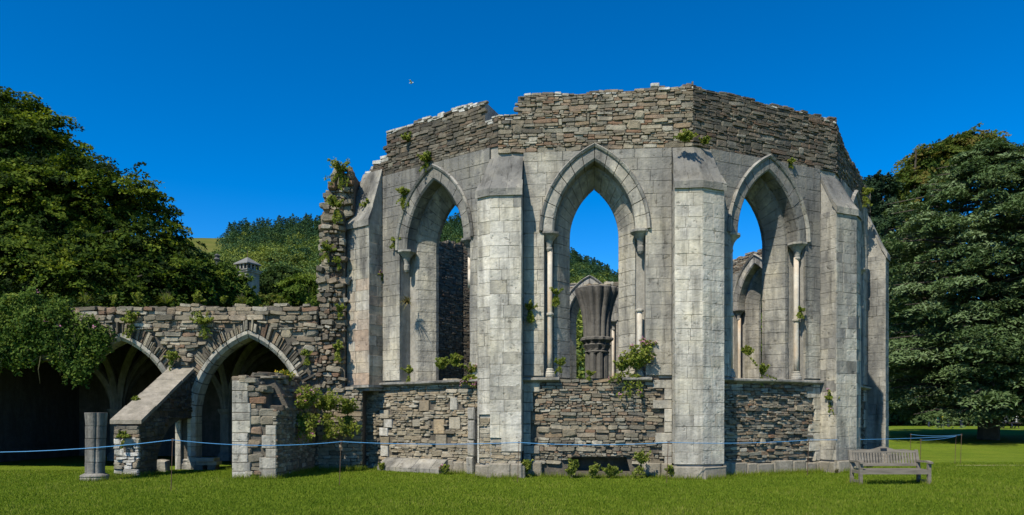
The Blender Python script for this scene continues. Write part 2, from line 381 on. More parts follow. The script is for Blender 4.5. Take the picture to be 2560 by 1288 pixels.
def rubble_poly(rg, u, v, w, h, rough=0.03):
    a, b = w / 2, h / 2; c = min(a, b); q = lambda: c * rg.uniform(0.15, 0.6)
    jj = 0.12 + rough; j = lambda: rg.uniform(-jj, jj) * c
    th = rg.gauss(0, rough); k1, k2, k3, k4 = q(), q(), q(), q()
    P = [(-a + k1, -b), (a - k2, -b), (a, -b + k2), (a, b - k3), (a - k3, b), (-a + k4, b), (-a, b - k4), (-a, -b + k1)]
    return [(u + (x + j()) - (y) * th, v + (y + j()) + x * th) for x, y in P]

def rubble_layout(rg, u0, u1, v0, v1, ok, hr=(0.035, 0.095), asp=(1.6, 5.2), gap=0.006, dbl=0.09):
    out = []; v = v0; blocked = []
    while v < v1:
        h = rg.uniform(*hr) if rg.random() < 0.85 else rg.uniform(hr[1], hr[1] * 1.4)
        nxt = []; u = u0 + rg.uniform(-0.3, 0)
        while u < u1:
            hit = [b for b in blocked if b[0] - 1e-6 <= u < b[1]]
            if hit: u = hit[0][1]; continue
            w = h * rg.uniform(*asp); w = min(max(w, 0.10), 0.55)
            lim = [b[0] for b in blocked if u < b[0] < u + w]
            if lim: w = min(lim) - u
            e0, e1 = max(u, u0), min(u + w, u1)
            if e1 - e0 > 0.05:
                hh = h
                if rg.random() < dbl and w < 0.45: hh = h * 1.95; nxt.append((u, u + w))
                uc, vc = (e0 + e1) / 2, v + hh / 2
                if ok(uc, vc, (e1 - e0) / 2, hh / 2): out.append((uc, vc, e1 - e0 - gap * rg.uniform(0.6, 1.6), hh - gap * rg.uniform(0.6, 1.6)))
            u += w
        blocked = nxt; v += h
    return out

def lay_rubble(ms, fr, rg, u0, u1, v0, v1, ok, mat, parent, base=-0.07, proud=(0.03, 0.075), name='rubble_stone', rest=False, rough=0.055, **kw):
    for (u, v, w, h) in rubble_layout(rg, u0, u1, v0, v1, ok, **kw):
        p = base + rg.uniform(*proud)
        g = slab(rubble_poly(rg, u, v, w, h, rough), fr, base - 0.05, base + (p - base) * 0.55, p, min(w, h) * 0.22, jit=0.006, rg=rg)
        ms.add(name, g, mat(u, v, rg) if callable(mat) else mat, parent, rg.random(), rest=rest)

def clip_half(poly, px, py, nx, ny):
    out = []; n = len(poly)
    for i in range(n):
        a, b = poly[i], poly[(i + 1) % n]
        da = (a[0] - px) * nx + (a[1] - py) * ny; db = (b[0] - px) * nx + (b[1] - py) * ny
        if da >= 0: out.append(a)
        if (da > 0 > db) or (da < 0 < db):
            t = da / (da - db); out.append((a[0] + (b[0] - a[0]) * t, a[1] + (b[1] - a[1]) * t))
    return out

def lay_ashlar(ms, fr, rg, u0, u1, v0, v1, mat, parent, name='ashlar_block', clip=None, ok=None, hr=(0.26, 0.36), wr=(0.34, 0.72), base=-0.07, rest=False, gap=0.004, top=None):
    v = v0
    while v < v1 - 0.04:
        h = min(rg.uniform(*hr), v1 - v)
        if v1 - v - h < 0.12: h = v1 - v
        u = u0; first = True
        while u < u1 - 0.02:
            w = rg.uniform(*wr) * (rg.uniform(0.5, 1) if first else 1); first = False
            if u1 - u - w < 0.18: w = u1 - u
            poly = [(u, v), (u + w, v), (u + w, v + h), (u, v + h)]
            if top: 
                tv = top(u + w / 2)
                if v + h * 0.5 > tv: u += w; continue
            if ok and not ok(u + w / 2, v + h / 2): u += w; continue
            if clip: poly = clip(poly)
            if len(poly) > 2:
                ar = abs(sum(poly[i][0] * poly[(i + 1) % len(poly)][1] - poly[(i + 1) % len(poly)][0] * poly[i][1] for i in range(len(poly)))) / 2
                if ar > 0.006:
                    cu = sum(p[0] for p in poly) / len(poly); cv = sum(p[1] for p in poly) / len(poly)
                    g2 = gap * rg.uniform(0.6, 1.5)
                    pl = []
                    for (a, b) in poly:
                        d = math.hypot(a - cu, b - cv) + 1e-6; k = 1 - g2 * 0.8 / d; pl.append((cu + (a - cu) * k + rg.uniform(-.002, .002), cv + (b - cv) * k + rg.uniform(-.002, .002)))
                    p = rg.uniform(-0.004, 0.005)
                    g = slab(pl, fr, base - 0.01, p - 0.008, p, 0.010, jit=0.002, rg=rg)
                    ms.add(name, g, mat(cu, cv, rg) if callable(mat) else mat, parent, rg.random(), rest=rest)
            u += w
        v += h

# ------------------------------------------------------------------ ground, hill
def build_ground():
    ys = list(np.concatenate([np.linspace(-40, 8, 13), np.linspace(9, 32, 47), np.linspace(34, 100, 34), [115, 140, 180, 240, 320, 450, 700, 1200, 2500]]))
    xs = list(np.concatenate([[-2500, -900, -400, -220, -140, -100], np.linspace(-70, 70, 57), [100, 140, 220, 400, 900, 2500]]))
    V = [(x, y, ground_z(x, y)) for y in ys for x in xs]; nx = len(xs)
    Fc = [(j * nx + i, j * nx + i + 1, (j + 1) * nx + i + 1, (j + 1) * nx + i) for j in range(len(ys) - 1) for i in range(nx - 1)]
    o = link('lawn', mesh((V, Fc), 'lawn', smooth_=True), kind='structure')
build_ground()

RIDGE = [(-420, 115), (-300, 138), (-215, 139), (-195, 138), (-130, 144), (-90, 146), (-40, 144), (0, 134), (42, 121), (73, 106), (110, 88), (160, 55), (260, 30), (600, 20)]
def ridge(x):
    for (a, p), (b, q) in zip(RIDGE, RIDGE[1:]):
        if a <= x <= b: return p + (q - p) * (x - a) / (b - a)
    return RIDGE[0][1] if x < RIDGE[0][0] else RIDGE[-1][1]
def hill_z(x, y):
    k = x / max(y, 1) * 500
    z = (ridge(k) - 13) * (min(max(y - 90, 0), 410) / 410) ** 1.15
    if y > 500: z *= 1 - 0.35 * smooth(500, 900, y)
    return z + 1.2 * math.sin(x * 0.05) * math.cos(y * 0.043) + ground_z(x, y) - 0.6
def build_hill():
    ys = np.linspace(70, 900, 70); ts = np.linspace(-1.0, 1.2, 111)
    V = [(t * y, y, hill_z(t * y, y)) for y in ys for t in ts]; nx = len(ts)
    Fc = [(j * nx + i, j * nx + i + 1, (j + 1) * nx + i + 1, (j + 1) * nx + i) for j in range(len(ys) - 1) for i in range(nx - 1)]
    link('hill', mesh((V, Fc), 'hillside', smooth_=True), kind='structure')
build_hill()

# ------------------------------------------------------------------ the chapter house
CX, CY = 3.13, 29.30
APO, WT, BP = 9.66, 1.30, 0.55              # apothem of the outer wall face, wall thickness, buttress projection
T15 = math.tan(R(15)); HW = APO * T15
PHI = {'Z': -65.55, 'A': -35.55, 'B': -5.55, 'C': 24.45, 'D': 54.45, 'E': 84.45, 'F': 114.45, 'G': 144.45, 'H': 174.45, 'W': -155.55, 'X': -125.55, 'Y': -95.55}
def nrm(k): a = R(PHI[k]); return Vector((math.sin(a), -math.cos(a), 0))
def tng(k): a = R(PHI[k]); return Vector((math.cos(a), math.sin(a), 0))
CEN = Vector((CX, CY, 0))
house = thing('chapter_house', 'roofless polygonal stone chapter house with tall pointed window openings and buttresses', 'ruin', (CX, CY, 0))
hs = Masonry(house)

class Arch:
    def __init__(s, cu, sp, c): s.cu, s.sp, s.c = cu, sp, c
    def pt(s, a, side, t):
        r = a + s.c; g = t * math.acos(s.c / r)
        return (s.cu + side * (r * math.cos(g) - s.c), s.sp + r * math.sin(g))
    def val(s, u, v):
        x = abs(u - s.cu)
        return x if v <= s.sp else math.hypot(x + s.c, v - s.sp) - s.c
    def path(s, a, v0, n=10):
        L = [(s.cu - a, v0)] + [s.pt(a, -1, i / n) for i in range(n)] + [s.pt(a, 1, i / n) for i in range(n, -1, -1)] + [(s.cu + a, v0)]
        return L
    def clip(s, poly, a):
        res = []
        for side in (-1, 1):
            p = clip_half(poly, s.cu, 0, side, 0)
            if len(p) < 3: continue
            if min(s.val(*q) for q in p) < a:
                cu = sum(q[0] for q in p) / len(p); cv = sum(q[1] for q in p) / len(p)
                if cv <= s.sp: p = clip_half(p, s.cu + side * a, 0, side, 0)
                else:
                    ox, oy = s.cu - side * s.c, s.sp; dx, dy = cu - ox, cv - oy; d = math.hypot(dx, dy); dx /= d; dy /= d
                    p = clip_half(p, ox + dx * (a + s.c), oy + dy * (a + s.c), dx, dy)
            if len(p) > 2: res.append(p)
        return res

def arch_block(fr, arch, prof, mode, side, s0, s1, g, n=2, dw=0.0):
    """a stone of a swept order between two stations; prof is a closed outline of (a, w)"""
    V = []; m = len(prof)
    st = [s0 + g + (s1 - s0 - 2 * g) * i / n for i in range(n + 1)]
    for s in st:
        for (a, w) in prof:
            u, v = (arch.cu + side * a, s) if mode == 'j' else arch.pt(a, side, s)
            V.append(fr.P(u, v, w + dw))
    Fc = [(i * m + k, i * m + (k + 1) % m, (i + 1) * m + (k + 1) % m, (i + 1) * m + k) for i in range(n) for k in range(m)]
    Fc += [tuple(range(m))[::-1], tuple(range(n * m, (n + 1) * m))]
    if (side > 0) == fr.right(): Fc = [f[::-1] for f in Fc]
    return V, Fc

O1 = [(1.38, 0.014), (1.13, 0.014), (1.08, -0.035), (1.08, -0.42), (1.38, -0.42)]
O2 = [(1.10, -0.42), (1.0, -0.42), (0.95, -0.48), (0.675, -0.88), (0.675, -1.0), (0.82, -1.0), (1.10, -0.62)]
HOOD = [(1.48, -0.03), (1.48, 0.045), (1.445, 0.095), (1.39, 0.06), (1.37, 0.0), (1.37, -0.03)]
LINE = [(1.40, -0.07), (1.345, -0.07), (1.345, -0.465), (1.04, -0.465), (0.99, -0.52), (0.72, -0.90), (0.705, -1.02), (1.0, -WT)]
VS = 2.66

def plate(fr, hw, v0, top, hole, w):
    outer = [(-hw, v0), (hw, v0)] + [(u, z) for u, z in reversed(top)]
    rings = [[Vector((u, v, 0)) for u, v in outer]]
    if hole: rings.append([Vector((u, v, 0)) for u, v in hole])
    tris = tessellate_polygon(rings); pts = [p for r in rings for p in r]
    V = [fr.P(p.x, p.y, w) for p in pts]; Fc = []
    for t in tris:
        a, b, c = (pts[i] for i in t)
        cr = (b - a).cross(c - a).z
        Fc.append(tuple(t) if (cr > 0) == fr.right() else tuple(t)[::-1])
    return V, Fc

def ragged(rg, ctrl, hw, step=0.24, amp=0.05):
    """a stepped broken wall top through control points (u, z)"""
    out = []; u = -hw; f = lambda x: next((p[1] + (q[1] - p[1]) * (x - p[0]) / max(q[0] - p[0], 1e-6) for p, q in zip(ctrl, ctrl[1:]) if p[0] <= x <= q[0]), ctrl[-1][1])
    while u < hw:
        e = min(hw, u + step * rg.uniform(0.6, 1.4)); z = f((u + e) / 2) + rg.uniform(-amp, amp)
        out += [(u + 0.001, z), (e, z)]; u = e
    return out
def top_at(top, u):
    for (a, p), (b, q) in zip(top, top[1:]):
        if a <= u <= b: return min(p, q)
    return top[0][1] if u < top[0][0] else top[-1][1]

def shaft(fr, arch, side, z0, z1, cap=True, base=True, annulet=None, tone=0.5, mat='shaft_stone', stub=0.0):
    u = arch.cu + side * 1.20; w = -0.20; r = 0.072
    def pos(v): p = fr.P(u, v, w); return p
    n = 10
    s = None
    if z1 > z0:
        p = pos(0)
        s = part('shaft', lathe(p, [(r * 1.03, z0), (r, z0 + 0.5), (r * 0.98, (z0 + z1) / 2), (r, z1)], n), mat, house, tone, True)
        if base:
            part('base', lathe(p, [(0.15, VS), (0.15, VS + 0.07), (0.135, VS + 0.10), (0.14, VS + 0.13), (0.10, VS + 0.17), (0.11, VS + 0.2), (0.08, VS + 0.23)], 12), 'ashlar', s, 0.5)
        for an in (annulet or []):
            part('annulet', lathe(p, [(r, an - 0.05), (r * 1.5, an - 0.03), (r * 1.6, an), (r * 1.5, an + 0.03), (r, an + 0.05)], n), 'ashlar', s, 0.6)
    if cap:
        sp = arch.sp; p = fr.P(u + side * 0.02, 0, w + 0.02)
        cpt = part('capital', lathe(p, [(0.05, sp - 0.52 - stub), (0.085, sp - 0.46 - stub), (0.09, sp - 0.43), (0.075, sp - 0.40), (0.085, sp - 0.32), (0.12, sp - 0.22), (0.19, sp - 0.13), (0.20, sp - 0.11)], 12), 'ashlar_dark', s or house, 0.4)
        rot = math.atan2(fr.W.y, fr.W.x) + math.pi / 8
        part('abacus', lathe(p, [(0.22, sp - 0.11), (0.27, sp - 0.07), (0.285, sp - 0.06), (0.285, sp - 0.005)], 8, rot), 'ashlar_dark', s or house, 0.3)

def window(fr, arch, mats, parent, rg, rest=False):
    """two orders, a hood mould, and the lining behind them"""
    jm, vm, hm = mats
    n1, n2, nh = 7, 8, 7
    for side in (-1, 1):
        for i in range(n1): hs.add('voussoir', arch_block(fr, arch, O1, 'a', side, i / n1, (i + 1) / n1, 0.004 if 0 < i else 0.002, dw=rg.uniform(-.006, .006)), vm, parent, rg.random(), rest=rest)
        for i in range(n2): hs.add('inner_voussoir', arch_block(fr, arch, O2, 'a', side, i / n2, (i + 1) / n2, 0.003, dw=rg.uniform(-.006, .006)), vm, parent, rg.random(), rest=rest)
        for i in range(nh): hs.add('hood_stone', arch_block(fr, arch, HOOD, 'a', side, i / nh, (i + 1) / nh, 0.003, dw=rg.uniform(-.008, .004)), hm, parent, rg.random(), rest=rest)
        v = VS
        while v < arch.sp - 0.05:
            h = rg.uniform(0.27, 0.40)
            if arch.sp - v - h < 0.2: h = arch.sp - v
            hs.add('jamb_stone', arch_block(fr, arch, O2, 'j', side, v, v + h, 0.006, 1, rg.uniform(-.006, .006)), jm(v, rg) if callable(jm) else jm, parent, rg.random(), rest=rest); v += h

def lining(fr, arch):
    V = []; Fc = []; m = len(LINE); n = 10
    st = [('j', -1, VS - 0.06)] + [('a', -1, i / n) for i in range(n)] + [('a', 1, i / n) for i in range(n, -1, -1)] + [('j', 1, VS - 0.06)]
    for (mo, side, s) in st:
        for (a, w) in LINE:
            u, v = (arch.cu + side * a, s) if mo == 'j' else arch.pt(a, side, s)
            V.append(fr.P(u, v, w))
    for i in range(len(st) - 1):
        for k in range(m - 1):
            f = (i * m + k, (i + 1) * m + k, (i + 1) * m + k + 1, i * m + k + 1)
            Fc.append(f if fr.right() else f[::-1])
    b = len(V)                                        # the ledge of the opening
    V += [fr.P(arch.cu - 1.40, VS - 0.05, -0.07), fr.P(arch.cu + 1.40, VS - 0.05, -0.07), fr.P(arch.cu + 1.40, VS - 0.0, -WT), fr.P(arch.cu - 1.40, VS - 0.0, -WT)]
    Fc.append((b, b + 1, b + 2, b + 3) if fr.right() else (b + 3, b + 2, b + 1, b))
    return V, Fc

def bay(k, top_ctrl, ash_top, win=0.0, inside=False, rest=False, ash='ashlar', rub='rubble', low='rubble', v0=-0.1, seed=1, shafts=(), arm=(0.70, 0.70), amp=0.05, sill=None, has_ash=True, quoins=(1, 1), ash_low=VS, lower=True, cop=0.0, insets=(), cavity=None, lowproud=(0.03, 0.10), low_lo=None):
    rg = random.Random(seed)
    n, t = nrm(k), tng(k)
    fo = Frame(CEN + n * APO, t, n); fi = Frame(CEN + n * (APO - WT), -t, -n)
    fr = fi if inside else fo
    hw = (APO - WT) * T15 if inside else HW
    bw = HW if inside else (APO - WT) * T15          # half width of the far face
    top = ragged(rg, top_ctrl, hw, amp=amp)
    arch = None if win is None else Arch(win, 6.55, 1.065)
    core_mat = 'mortar'
    mb = MB()
    ctop = [(u, z - 0.05) for u, z in top]
    split = has_ash and lower and not inside
    vb = VS - 0.05 if arch else (VS if split else v0)
    if arch and not split:
        mb.add(plate(fr, hw, v0, [(-hw, vb), (hw, vb)], None, -0.07))
    if arch:
        pts = [(-hw, vb)] + arch.path(1.395, vb) + [(hw, vb)] + list(reversed(ctop))
        tri = tessellate_polygon([[Vector((a, b, 0)) for a, b in pts]])
        mb.add(([fr.P(a, b, -0.07) for a, b in pts], [tuple(q) for q in tri]))
    else:
        mb.add(plate(fr, hw, vb, ctop, None, -0.07))
    far = Frame(fr.P(0, 0, -WT), -fr.U, -fr.W)
    sc = bw / hw
    ftop = [(-u * sc, z) for u, z in reversed(ctop)]
    fh = None
    if arch:
        fa = Arch(-arch.cu, arch.sp, arch.c); fh = fa.path(0.995, VS)
    mb.add(plate(far, bw, v0, ftop, fh, 0))
    V = []; Fc = []                                   # the wall head
    for (u, z) in ctop: V += [fr.P(u, z, -0.07), fr.P(u * sc, z, -WT)]
    for i in range(len(ctop) - 1): Fc.append((2 * i, 2 * i + 2, 2 * i + 3, 2 * i + 1))
    mb.add((V, Fc))
    if arch: mb.add(lining(fr, arch), 0.8)
    core = part('wall', mb, 'mortar_pale' if has_ash else 'mortar', house)
    if has_ash and not inside:                       # darker bedding behind the exposed rubble
        part('bedding', plate(fr, hw, ash_top, ctop, None, -0.066), 'mortar', core); bb = MB()
        if lower:
            hole = cavity and [(cavity[0], cavity[2]), (cavity[1], cavity[2]), (cavity[1] - 0.1, cavity[3]), (cavity[0] + 0.15, cavity[3])]
            bb.add(plate(fr, hw, v0, [(-hw, VS - 0.05), (hw, VS - 0.05)], hole, -0.11))
            if hole:
                V = [fr.P(a, b, -0.11) for a, b in hole] + [fr.P(a, b, -0.75) for a, b in hole]
                bb.add((V, [(i, (i + 1) % 4, 4 + (i + 1) % 4, 4 + i) for i in range(4)] + [(4, 5, 6, 7)]))
        if lower: part('bedding', bb, 'mortar', core)
    lo_u, hi_u = (-hw, hw) if inside else (-HW - T15 * BP + arm[0], HW + T15 * BP - arm[1])
    def okr(u, v, a, b):
        if v + b * 0.6 > top_at(top, u): return False
        return arch is None or (min(arch.val(u + x, v + y) for x in (-a, a) for y in (-b, b)) > 1.36 or v < VS - 0.02)
    # rubble above the ashlar
    lay_rubble(hs, fr, rg, -hw, hw, ash_top, max(z for _, z in top) + 0.1, okr, lambda u, v, r: 'rubble_white' if (v > top_at(top, u) - 0.16 and r.random() < cop) else rub, core, rest=rest)
    if has_ash:
        mm = (lambda u, v, r: ash(u, v, r)) if callable(ash) else ash
        v = ash_low + 0.02
        while v < ash_top - 0.02:
            h = min(rg.uniform(0.27, 0.37), ash_top - v)
            if ash_top - v - h < 0.12: h = ash_top - v
            u = lo_u + 0.01; first = True
            while u < hi_u - 0.03:
                w = rg.uniform(0.34, 0.78) * (rg.uniform(0.5, 1) if first else 1); first = False
                if hi_u - 0.01 - u - w < 0.18: w = hi_u - 0.01 - u
                if top_at(top, u + w / 2) > v + h * 0.5:
                    poly = [(u + .002, v + .002), (u + w - .002, v + .002), (u + w - .002, v + h - .002), (u + .002, v + h - .002)]
                    for pl in (arch.clip(poly, 1.345 if v + h / 2 < arch.sp else 1.42) if arch else [poly]):
                        ar = abs(sum(pl[i][0] * pl[(i + 1) % len(pl)][1] - pl[(i + 1) % len(pl)][0] * pl[i][1] for i in range(len(pl)))) / 2
                        if ar < 0.006: continue
                        cu = sum(p[0] for p in pl) / len(pl); cv = sum(p[1] for p in pl) / len(pl)
                        p = rg.uniform(-0.004, 0.005); pl = [(x + rg.uniform(-.002, .002), y + rg.uniform(-.002, .002)) for x, y in pl]
                        hs.add('ashlar_block', slab(pl, fr, -0.08, p - 0.008, p, 0.010, jit=0.002, rg=rg), mm(cu, cv, rg) if callable(mm) else mm, core, rg.random(), rest=rest)
                u += w
            v += h
    if arch:
        window(fr, arch, ((lambda v, r: ash(0, v, r)) if callable(ash) else ash, ash(0, 7.5, rg) if callable(ash) else ash, 'ashlar_dark'), core, rg, rest)
        for s in shafts: shaft(fr, arch, **s)
    # rubble below the sill
    if lower and has_ash:
        ql = lambda u: (quoins[0] and u < lo_u + 0.26) or (quoins[1] and u > hi_u - 0.26)
        lay_rubble(hs, fr, rg, lo_u if low_lo is None else low_lo, hi_u, 0.32 if low_lo is None else 0.0, VS - 0.10, lambda u, v, a, b: not ((quoins[0] and u - a < lo_u + 0.16) or (quoins[1] and u + a > hi_u - 0.16)) and not any(abs(u - i[0]) < i[2] / 2 + a * 0.7 and abs(v - i[1]) < i[3] / 2 + b * 0.6 for i in insets) and not (cavity and cavity[0] < u < cavity[1] and v < cavity[3]), low, core, base=-0.11, proud=lowproud, rest=rest)
        for (iu, iv, iw, ih, im) in insets:
            hs.add('squared_stone', slab([(iu - iw / 2, iv - ih / 2), (iu + iw / 2, iv - ih / 2 + rg.uniform(-.01, .01)), (iu + iw / 2, iv + ih / 2), (iu - iw / 2, iv + ih / 2 + rg.uniform(-.01, .01))], fr, -0.12, -0.06, -0.042, 0.02, jit=.004, rg=rg), im, core, rg.random())
        for sd, on in ((-1, quoins[0]), (1, quoins[1])):
            if not on: continue
            v = 0.32
            while v < VS - 0.15:
                h = min(rg.uniform(0.2, 0.36), VS - 0.1 - v); w = rg.choice((0.2, 0.26, 0.44, 0.5))
                a, b = (lo_u + .005, lo_u + w) if sd < 0 else (hi_u - w, hi_u - .005)
                hs.add('quoin', slab([(a, v + .006), (b, v + .006), (b, v + h - .006), (a, v + h - .006)], fr, -0.11, -0.02, -0.006, 0.016, jit=.003, rg=rg), 'ashlar', core, rg.random(), rest=rest); v += h
        v0_, u = -0.05, lo_u                            # rough plinth
        while u < hi_u - 0.05:
            w = min(rg.uniform(0.35, 0.8), hi_u - u); h = rg.uniform(0.28, 0.38)
            if not (cavity and u + w > cavity[0] and u < cavity[1]): hs.add('plinth_stone', slab([(u + .006, v0_), (u + w - .006, v0_), (u + w - .006, h), (u + .006, h)], fr, -0.11, 0.02, 0.05, 0.04, jit=.008, rg=rg), 'weather_slab', core, rg.random(), rest=rest)
            u += w
    for (a, b) in (sill if sill is not None else ([(lo_u, hi_u)] if (arch and not inside) else [])):
        u = a
        while u < b - 0.02:
            w = min(rg.uniform(0.6, 1.1), b - u)
            if b - u - w < 0.2: w = b - u
            pr = [(-0.5, VS - 0.01), (0.03, VS - 0.03), (0.13, VS - 0.055), (0.13, VS - 0.10), (0.05, VS - 0.14), (-0.12, VS - 0.16), (-0.5, VS - 0.16)]
            d = rg.uniform(-0.01, 0.01); m = len(pr)
            Vv = [fr.P(uu, v + d, w_) for uu in (u + 0.004, u + w - 0.004) for (w_, v) in pr]
            Ff = [(i, (i + 1) % m, m + (i + 1) % m, m + i) for i in range(m)] + [tuple(range(m))[::-1], tuple(range(m, 2 * m))]
            if not fr.right(): Ff = [f[::-1] for f in Ff]
            hs.add('sill_stone', (Vv, Ff), 'ashlar_dark', core, rg.random(), rest=rest); u += w
    return fr, core, arch

def face_uv(k, x, y):
    n, t = nrm(k), tng(k); O = CEN + n * APO; d = at(x, y, 1.0) - Vector((0, 0, EYE)); o = Vector((0, 0, EYE))
    p = o + d * ((O - o).dot(n) / d.dot(n)); return (p - O).dot(t), p.z
INS_A = []
for (x, y, w, h, m) in ((966, 1059, 24, 20, 'rubble_white'), (955, 1080, 24, 20, 'rubble_white'), (957, 1128, 22, 27, 'rubble_white'), (957, 1036, 26, 22, 'rubble_light'), (958, 1103, 26, 22, 'rubble_light'), (1057, 1015, 26, 27, 'rubble_light'), (1094, 1067, 28, 36, 'rubble_light'), (1133, 1058, 28, 28, 'rubble_light'),
                        (1099, 1105, 28, 34, 'rubble_light'), (1131, 1010, 18, 30, 'ashlar'), (1038, 1058, 22, 18, 'rubble_light')):
    u, v = face_uv('A', x, y); INS_A.append((u, v, w / 85 * 1.22, h / 85, m))
full = lambda tone=0.5: dict(z0=VS + 0.2, z1=6.15, annulet=[4.35], tone=tone)
fA, wA, aA = bay('A', [(-HW, 9.15), (-1.75, 9.55), (-1.74, 10.28), (0, 10.3), (2.15, 10.3), (2.16, 9.75), (HW, 9.72)], 8.9, win=0.28, ash='ashlar_grey', low_lo=-2.62, insets=INS_A, rub='rubble_dark', low='rubble_light', seed=21, arm=(0.95, 0.42), cop=0.75,
                 shafts=[dict(side=-1, z0=0, z1=-1, stub=0.12), dict(side=1, z0=5.2, z1=6.15, base=False)], quoins=(0, 0))
fB, wB, aB = bay('B', [(-HW, 9.72), (-2.05, 9.72), (-2.04, 10.2), (-1.7, 10.28), (0, 10.32), (HW, 10.36)], 8.68, win=0.0, seed=35, arm=(0.83, 0.70), cop=0.3, cavity=(-0.75, 0.95, 0.12, 0.50),
                 shafts=[dict(side=-1, **full()), dict(side=1, z0=0, z1=-1, stub=0.1), dict(side=1, z0=VS + 0.2, z1=4.45, annulet=[4.42], cap=False)], sill=[(-1.9, -0.93), (0.72, 1.5)])
fC, wC, aC = bay('C', [(-HW, 10.36), (HW, 10.3)], 8.72, win=0.0, ash='ashlar_grey', lowproud=(0.02, 0.13), rub='rubble_dark', low='rubble', seed=44, arm=(0.70, 0.80), cop=0.12,
                 shafts=[dict(side=-1, **full()), dict(side=1, **full(0.7))], quoins=(0, 1))
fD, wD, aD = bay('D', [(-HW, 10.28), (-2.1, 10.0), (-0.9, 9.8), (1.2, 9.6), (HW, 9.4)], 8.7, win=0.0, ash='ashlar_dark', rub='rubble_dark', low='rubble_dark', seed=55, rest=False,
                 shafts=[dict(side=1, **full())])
for k, ctrl, win, ash, sd in (('E', [(-HW, 9.0), (HW, 9.4)], 0.0, 'ashlar', 61), ('F', [(-HW, 8.75), (0, 9.0), (HW, 9.1)], 0.0, 'ashlar', 62), ('G', [(-HW, 8.8), (0, 8.6), (HW, 8.4)], 0.0, 'ashlar', 63), ('H', [(-HW, 8.5), (0, 8.4), (HW, 8.75)], 0.0, 'ashlar', 64)):
    bay(k, ctrl, 8.2, win=win, inside=True, ash=ash, rub='rubble', seed=sd, rest=True, shafts=[dict(side=-1, z0=VS + 0.2, z1=6.15), dict(side=1, z0=VS + 0.2, z1=6.15)], amp=0.12, lower=False, ash_low=1.2)
for k, h, sd in (('W', 10.2, 71), ('X', 10.0, 72), ('Y', 9.6, 73), ('Z', 9.0, 74)):
    bay(k, [(-HW, h), (HW, h)], 0.4, win=None, inside=True, rub='rubble_dark', seed=sd, rest=True, has_ash=False, amp=0.15)

